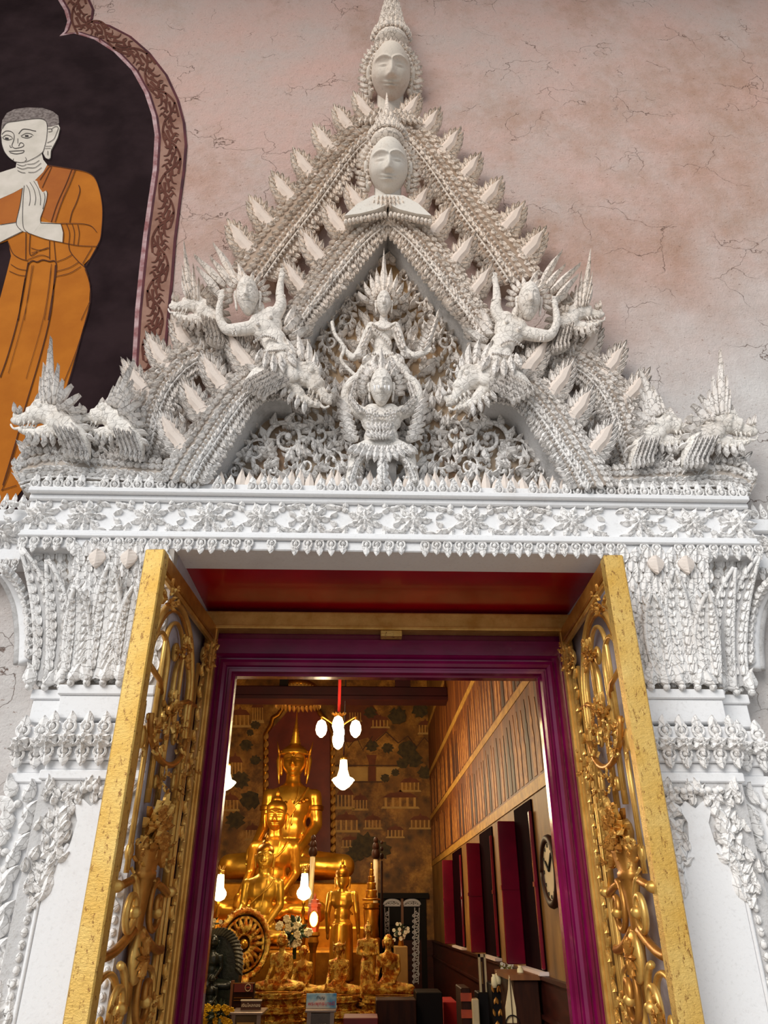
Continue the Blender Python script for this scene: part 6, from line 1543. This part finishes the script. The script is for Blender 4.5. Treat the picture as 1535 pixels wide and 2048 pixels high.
# flowers
def bouquet(label, px, py, Y, n_, rpx, pcol, lcol, seed, vase=None, sq=.8, drop=0.0):
    rr = random.Random(seed); c = at(px, py, Y); k = hx(px, py, Y); R_ = rpx*k
    t = thing('flower_bouquet', label, 'flowers', c + Vector((0, 0, -R_*sq)))
    Lm = leaf_mesh('leaf', lcol, n=4); Pm = leaf_mesh('petal', pcol, n=4, fat=.6)
    for j in range(n_*2):
        d = Vector((rr.gauss(0, 1), rr.gauss(0, .8), rr.gauss(-.2, .8))).normalized(); place3('leaf', Lm, t, c + d*R_*.3, d, Vector((0, -1, .3)), R_*.22, R_*.7, R_*.05)
    for j in range(n_):
        d = Vector((rr.uniform(-1, 1), rr.uniform(-1, .4), rr.uniform(-sq, 1.0*sq))); p = c + Vector((d.x*R_, d.y*R_*.8, d.z*R_)); rb = R_*.27
        h = inst('blossom', BL[id(pcol)] if id(pcol) in BL else BL.setdefault(id(pcol), MB().ell((0, 0, 0), 1, 8, 6).mesh('blossom', pcol, True)), t, Matrix.Translation(p) @ Matrix.Scale(rb*.5, 4))
        for a_ in range(7):
            a = 2*PI*a_/7; place3('petal', Pm, h, p + Vector((0, -rb*.2, 0)), (math.cos(a), -.5, math.sin(a)), (0, -1, 0), rb*.8, rb, rb*.3)
    if vase: MB().lathe([(R_*.3, -R_*2.1), (R_*.4, -R_*1.6), (R_*.25, -R_*1.0), (R_*.35, -R_*.7)], c, 14).obj('vase', vase, t, True)
    else: MB().tube([c, c + Vector((0, .05, -R_*1.5))], R_*.12, 8).obj('stems', lcol, t)
    return t
BL = {}
M_CREAMF = mat('cream_petals', (240, 226, 180), (226, 206, 150), rough=.6); M_YELF = mat('yellow_petals', (240, 196, 10), (226, 170, 0), rough=.6); M_GRN = mat('dark_leaves', (40, 58, 24), (24, 38, 16), rough=.5); M_WHF = mat('white_buds', (248, 240, 214), rough=.6)
bouquet('cream roses with dark leaves behind the patchy gold image', 590, 1862, 8.7, 16, 32, M_CREAMF, M_GRN, 3, sq=.7)
bouquet('bright yellow flowers at the foot of the stone shrine', 436, 2028, 7.0, 26, 27, M_YELF, M_GRN, 4, sq=.6)
bouquet('small vase of white buds in front of the iron doors', 801, 1862, 8.9, 16, 15, M_WHF, M_GRN, 5, M_GILT2, sq=1.1)
bouquet('pale roses half hidden at the left jamb', 423, 1848, 9.2, 9, 18, M_CREAMF, M_GRN, 6, sq=.6)
bouquet('small potted flowers by the cabinet on the right', 1012, 1934, 6.6, 10, 14, M_WHF, mat('olive_leaves', (130, 130, 50), (100, 104, 40), rough=.5), 7, M_CRM, sq=.8)
# beige box under the vase
def boxthing(name, label, cat, x0, x1, ytop, Y, depth, m, zb=0.0, parts=None):
    a = at(x0, ytop, Y); b = at(x1, ytop, Y); t = thing(name, label, cat, ((a.x + b.x)/2, Y + depth/2, zb))
    o = MB().box((a.x, Y, zb), (b.x, Y + depth, a.z)).obj('body', m, t); bevel(o, .006, 1); return t, a.x, b.x, a.z
M_BEIGE = mat('beige_board', (176, 138, 70), (160, 122, 60), rough=.5)
boxthing('beige_plinth', 'tall beige box carrying the vase of white buds', 'box', 789, 815, 1893, 8.75, .3, M_BEIGE)
# iron doors in the back wall
dr = struct('door_2', MB().box((at(756, 1900, YB).x, YB - .04, 0), (at(768, 1900, YB).x, YB, at(800, 1790, YB).z)).box((at(842, 1900, YB).x, YB - .04, 0), (at(853, 1900, YB).x, YB, at(800, 1790, YB).z)).box((at(754, 1786, YB).x, YB - .07, at(800, 1797, YB).z), (at(856, 1786, YB).x, YB, at(800, 1786, YB).z)), M_IRON)
MB().box((at(768, 1800, YB).x, YB - .012, 0), (at(842, 1800, YB).x, YB - .001, at(800, 1797, YB).z)).obj('dark_panel', M_IRON, dr)
MB().box((at(801, 1800, YB).x, YB - .05, 0), (at(806, 1800, YB).x, YB - .012, at(800, 1797, YB).z)).obj('centre_post', M_WOOD, dr)
M_WI = mat('white_ironwork', (214, 210, 214), rough=.5)
def curl(cx_, cy_, r, dirn, ph):
    pts = [at(cx_ + r*(1 - .8*j/24)*math.sin(ph + dirn*2.6*PI*j/24), cy_ - r*(1 - .8*j/24)*math.cos(ph + dirn*2.6*PI*j/24), YB - .03) for j in range(25)]
    MB().tube(pts, .010, 5).obj('iron_curl', M_WI, dr, True)
for x, hw in ((784, 16), (823, 16)):
    pts = [at(x + hw*math.cos(a), 1810 - 10*math.sin(a), YB - .03) for a in [PI*j/12 for j in range(13)]]; MB().tube(pts, .026, 6).obj('fanlight_arc', M_WI, dr, True)
    MB().tube([at(x - hw, 1811, YB - .03), at(x + hw, 1811, YB - .03)], .018, 6).obj('fanlight_bar', M_WI, dr)
    for u in (-7, 0, 7): curl(x + u, 1806, 4, 1 if u > 0 else -1, 0)
for y in range(1828, 1965, 11):
    curl(833, y, 5.5, 1 if (y // 11) % 2 else -1, 0); curl(773, y, 4.5, -1 if (y // 11) % 2 else 1, 0); curl(827, y + 4, 3.5, -1, 2)
for x in (838, 829, 769, 777): MB().tube([at(x, 1815, YB - .03), at(x - (2 if x > 800 else -2), 1968, YB - .03)], .008, 5).obj('iron_rod', M_WI, dr)
for y in (1850, 1880, 1910, 1940): MB().tube([at(769, y, YB - .03), at(839, y, YB - .03)], .006, 5).obj('iron_bar', M_IRON, dr)
# clock on the right wall
c = atx(1113, 1742, XR); ck = thing('wall_clock', 'round dark-rimmed clock on the right hall wall', 'clock', (XR - .02, c.y, c.z)); RC = (atx(1113, 1675, XR).z - atx(1113, 1810, XR).z)*.5
def ring(r, x): return [(x, c.y + r*math.cos(2*PI*j/36), c.z + r*math.sin(2*PI*j/36)) for j in range(37)]
MB().tube(ring(RC, XR - .04), RC*.14, 8).obj('rim', M_DARKWOOD, ck, True)
fc = MB(); vs = ring(RC, XR - .02)[:36] + ring(RC, XR - .045)[:36]; fc.add(vs, [tuple(range(36)), tuple(range(36, 72))] + [(i, (i+1) % 36, 36+(i+1) % 36, 36+i) for i in range(36)]).obj('face', M_CRM, ck)
for a, L in ((.6, .55), (2.4, .75)): MB().tube([(XR - .05, c.y, c.z), (XR - .05, c.y + RC*L*math.cos(a), c.z + RC*L*math.sin(a))], .008, 5).obj('hand', M_IRON, ck)
for j in range(12): a = 2*PI*j/12; MB().box((XR - .05, c.y + RC*.78*math.cos(a) - .01, c.z + RC*.78*math.sin(a) - .01), (XR - .046, c.y + RC*.78*math.cos(a) + .01, c.z + RC*.78*math.sin(a) + .01)).obj('hour_mark', M_IRON, ck)
# ---- signs with lettering
def text(body, parent, pos, size, m, name='lettering', w=None, italic=0.0, depth=.001):
    cu = bpy.data.curves.new('t', 'FONT'); cu.body = body; cu.size = size; cu.align_x = 'CENTER'; cu.align_y = 'CENTER'; cu.extrude = depth; cu.shear = italic; cu.resolution_u = 3
    o = bpy.data.objects.new('t', cu); COL.objects.link(o); dg = bpy.context.evaluated_depsgraph_get(); dg.update()
    me = bpy.data.meshes.new_from_object(o.evaluated_get(dg)); bpy.data.objects.remove(o); me.name = name; me.materials.clear(); me.materials.append(m)
    sx = 1.0
    if w:
        xs_ = [v.co.x for v in me.vertices]; sx = w / max(1e-6, max(xs_) - min(xs_)) if xs_ else 1
    return inst(name, me, parent, Matrix.Translation(pos) @ Matrix.Rotation(PI/2, 4, 'X') @ Matrix.Diagonal((sx, 1, 1, 1)))
M_WT = mat('white_lettering', (240, 226, 196), rough=.5); M_RT = mat('red_lettering', (200, 30, 40), rough=.5); M_BT = mat('black_lettering', (24, 20, 24), rough=.5)
M_GLASS = mat('dim_box_glass', (96, 72, 40), (70, 50, 26), rough=.12); M_ALU = mat('aluminium_edge', (150, 132, 120), (130, 112, 100), rough=.35, metal=.4)
def donation(label, x0, x1, ytop, Y, sgn):
    t, xa_, xb_, zt_ = boxthing('donation_box', label, 'donation box', x0, x1, ytop, Y, .3, M_GLASS); k = hx(x0, ytop, Y)
    o = MB().box((xa_ - 4*k, Y - .02, zt_), (xb_ + 4*k, Y + .32, zt_ + 5*k)).obj('lid', M_ALU, t); bevel(o, .004, 1)
    for x in (xa_, xb_ - 8*k): MB().box((x, Y - .012, 0), (x + 8*k, Y, zt_)).obj('edge_strip', M_ALU, t)
    return t, xa_, xb_, zt_, k
t, xa_, xb_, zt_, k = donation('glass donation box with pale lid beside the yellow flowers', 463, 522, 2030, 7.0, 0)
o = MB().box((xa_ + 12*k, 6.985, zt_ - 40*k), (xb_ - 12*k, 6.99, zt_ - 12*k)).obj('notice', M_BEIGE, t)
t, xa_, xb_, zt_, k = donation('glass donation box under the blue and white sign', 614, 668, 2025, 7.0, 0)
text('บูชา', t, ((xa_ + xb_)/2 + .01, 6.985, zt_ - 22*k), 14*k, M_WT)
p0, p1 = at(482, 2002, 7.1), at(521, 2020, 7.1); sg = thing('brown_sign', 'brown sign with pale Thai lettering on the donation box', 'sign', ((p0.x + p1.x)/2, 7.1, p1.z))
M_BRS = mat('brown_sign_board', (84, 46, 22), (70, 36, 18), rough=.4); M_REDB = mat('dark_red_board', (110, 36, 20), (88, 26, 16), rough=.4)
MB().box((p0.x, 7.1, p1.z), (p1.x, 7.12, p0.z)).obj('board', M_BRS, sg); MB().box((p0.x - .004, 7.095, p0.z), (p1.x + .004, 7.125, p0.z + .008)).obj('top_edge', M_WT, sg)
text('เงินไหลกอง', sg, ((p0.x + p1.x)/2, 7.098, (p0.z + p1.z)/2), (p0.z - p1.z)*.52, M_WT, w=(p1.x - p0.x)*.92)
p0, p1 = at(467, 1966, 7.5), at(505, 2016, 7.5); sg = thing('slotted_stand', 'dark wooden notice stand with an orange ring beside the lotus pedestal', 'stand', ((p0.x + p1.x)/2, 7.5, p1.z))
o = MB().box((p0.x, 7.5, 0), (p1.x, 7.56, p0.z)).obj('board', M_DARKWOOD, sg); zr = at(496, 1975, 7.5).z; xr = at(496, 1975, 7.5).x; k = hx(496, 1975, 7.5)
MB().box((p0.x - 5*k, 7.49, 0), (p0.x, 7.56, p0.z + 4*k)).obj('post', M_WOOD, sg); MB().box((p0.x, 7.49, p0.z - 1*k), (p1.x, 7.5, p0.z)).obj('edge', M_GILT2, sg)
MB().box((p0.x + 2*k, 7.49, at(490, 1984, 7.5).z), (p1.x - 2*k, 7.499, at(490, 1967, 7.5).z)).obj('red_panel', M_REDB, sg)
MB().tube([(xr + 5.5*k*math.cos(a), 7.485, zr + 6*k*math.sin(a)) for a in [2*PI*j/20 for j in range(21)]], .9*k, 6).obj('ring', M_CRM, sg, True); MB().box((xr - 6*k, 7.483, zr - .5*k), (xr + 6*k, 7.487, zr + .5*k)).obj('ring_bar', M_OR, sg)
for y in (1995, 2000): MB().box((p0.x + 3*k, 7.49, at(490, y + 1, 7.5).z), (p1.x - 3*k, 7.499, at(490, y, 7.5).z)).obj('ridge', M_GILT2, sg)
p0, p1 = at(613, 1987, 7.1), at(672, 2019, 7.1); sg = thing('blue_sign', 'blue and white merit-making sign with black and red Thai lettering', 'sign', ((p0.x + p1.x)/2, 7.1, p1.z))
mS, ntS, bS, posS = base_mat('blue_white_print'); ntS.links.new(ramp(ntS, tex(ntS, posS, scale=6, detail=3), [(.38, lin((60, 140, 200))), (.48, lin((160, 205, 226))), (.58, lin((226, 226, 222)))]), bS.inputs['Base Color'])
MB().box((p0.x, 7.1, p1.z), (p1.x, 7.115, p0.z)).obj('board', mS, sg); cxs = (p0.x + p1.x)/2; hh = p0.z - p1.z
text('ทำบุญ', sg, (cxs - .01, 7.098, p1.z + hh*.74), hh*.26, M_BT, italic=.2); text('พระพุทธบารมี', sg, (cxs, 7.098, p1.z + hh*.36), hh*.3, M_RT, w=(p1.x - p0.x)*.88)
boxthing('red_offering_box', 'dark red box with pale top edge right of the blue sign', 'box', 686, 756, 2036, 7.0, .3, mat('red_box_paint', (110, 10, 14), (96, 8, 12), rough=.5))
# things along the right wall
boxthing('black_bin', 'black box standing before the iron doors', 'box', 832, 884, 1985, 7.6, .4, M_IRON)
tbl, a_, b_, z_ = boxthing('dark_counter', 'long dark counter behind the small red box', 'counter', 752, 832, 2000, 7.35, .3, M_DARKWOOD)
struct('carpet', MB().box((.30, 5.2, 0), (.78, 13.6, .012)), mat('red_carpet', (150, 18, 12), (130, 12, 10), rough=.9))
boxthing('red_bench', 'red cloth-covered bench between the black box and the orange rack', 'bench', 886, 914, 2004, 8.0, .5, mat('red_cloth', (170, 20, 10), (150, 14, 8), rough=.9))
p = at(1060, 1960, 5.9)
cb, xa_, xb_, zt_ = boxthing('wood_cabinet', 'brown wooden cabinet against the right wainscot', 'cabinet', 1026, 1076, 1960, 5.6, .55, M_DARKWOOD); MB().box((xa_ - .03, 5.57, zt_), (xb_ + .03, 6.17, zt_ + .03)).obj('top', M_WOOD, cb)
cb, xa_, xb_, zt_ = boxthing('shrine_pedestal', 'black pedestal holding the tall framed panel', 'pedestal', 955, 978, 1985, 6.4, .2, M_IRON)
fr_ = thing('framed_panel', 'narrow gilt-framed panel standing on the black pedestal', 'panel', ((xa_ + xb_)/2, 6.45, zt_)); p0 = at(955, 1908, 6.45); p1 = at(973, 1983, 6.45)
MB().box((p0.x, 6.45, zt_), (p0.x + (p1.x - p0.x)*.95, 6.48, p0.z)).obj('panel', M_DARKWOOD, fr_)
for xx in (p0.x, p0.x + (p1.x - p0.x)*.8): MB().box((xx, 6.435, zt_), (xx + .015, 6.45, p0.z)).obj('frame_side', M_CRM, fr_)
MB().box((p0.x, 6.435, p0.z - .02), (p0.x + (p1.x - p0.x)*.95, 6.45, p0.z)).obj('frame_top', M_CRM, fr_); MB().box((p0.x + .02, 6.44, zt_ + .05), (p1.x - .025, 6.449, p0.z - .05)).obj('inner_print', M_PIER, fr_)
sh2, xa_, xb_, zt_ = boxthing('red_rack', 'orange-red slatted rack of leaflets on the floor', 'rack', 921, 940, 1976, 6.3, .35, M_DARKWOOD)
for j in range(7):
    z = zt_ - .03 - .1*j; MB().box((xa_ - .005, 6.285, z - .05), (xb_ + .005, 6.3, z)).obj('slat', M_OR, sh2)
bk_, xa_, xb_, zt_ = boxthing('leaflet_stack', 'pale leaflets standing beside the orange rack', 'leaflets', 943, 957, 1998, 6.25, .1, M_CRM)
lat, xa_, xb_, zt_ = boxthing('lattice_stand', 'dark latticed stand with small pots on top', 'stand', 982, 1004, 1968, 6.2, .3, M_IRON)
for j in range(8):
    for i in range(3): place3('lattice_chip', GLb, lat, (xa_ + (xb_ - xa_)*(i + .5)/3, 6.195, zt_ - .05 - .07*j), (.3 if (i + j) % 2 else -.3, 0, 1), (0, -1, 0), .02, .045, .008)
for k_, (px, py) in enumerate([(988, 1962), (996, 1955), (1040, 1945)]):
    c = at(px, py, 6.1 if px < 1020 else 5.8); t = thing('small_pot', ['white small pot at the lattice stand edge', 'tall white jar on the lattice stand', 'green-white small pot on the cabinet corner'][k_], 'pot', c)
    MB().lathe([(.016, -.04), (.023, -.013), (.02, .02), (.012, .03), (.015, .04)], c, 14).obj('body', M_CREAMF, t, True)
# hand fan on a frame
c = at(1024, 2040, 5.2); t = thing('standing_fan', 'pale leaf-shaped ceremonial fan leaning by the cabinet', 'fan', c); k = hx(1024, 2030, 5.2)
MB().prism([(c.x - 12*k, c.z - 5*k), (c.x - 12*k, c.z + 20*k), (c.x - 4*k, c.z + 50*k), (c.x, c.z + 75*k), (c.x + 4*k, c.z + 55*k), (c.x + 9*k, c.z + 20*k), (c.x + 9*k, c.z - 5*k)], 5.2, 5.215).obj('blade', M_CRM, t)
MB().tube([(c.x - 14*k*math.cos(a), 5.19, c.z - 6*k + 14*k*math.sin(a)) for a in [PI*j/12 for j in range(13)]], 1.3*k, 6).obj('hoop', M_IRON, t, True); MB().tube([(c.x, 5.19, 0), (c.x, 5.19, c.z + 70*k)], .8*k, 6).obj('rib', M_DARKWOOD, t)

# ---- repeats carry a shared group phrase
GR = {'serpent_band': 'scaled serpent bands of the pediment', 'stucco_serpent': 'arching serpents of the pediment', 'coiled_serpent': 'serpent coils on the lintel', 'naga_bust': 'serpent heads of the pediment',
      'crowned_bust': 'crowned stone heads at the gable tip', 'garuda_guardian': 'winged guardians of the pediment', 'foliage_mass': 'carved foliage fillings', 'lotus_capital': 'capitals beside the door', 'pilaster': 'pilasters beside the door',
      'bracket_leaf': 'curled brackets at the edges', 'side_entablature': 'side lintels', 'gate_leaf': 'gilded gate leaves', 'golden_buddha': 'golden seated images in a row', 'gilded_image': 'gold-leafed small figures', 'gilded_monk': 'gold-leafed small figures', 'gilded_standing_image': 'gold-leafed small figures',
      'globe_chandelier': 'globe chandeliers', 'crystal_chandelier': 'crystal chandeliers', 'crystal_lamp': 'crystal altar lamps', 'altar_pole': 'altar poles', 'flower_bouquet': 'flowers in the hall', 'donation_box': 'donation boxes', 'small_pot': 'small pots on the right'}
for o in COL.objects:
    if o.parent is None and 'label' in o:
        b_ = o.name.split('.')[0]
        if b_ in GR: o['group'] = GR[b_]
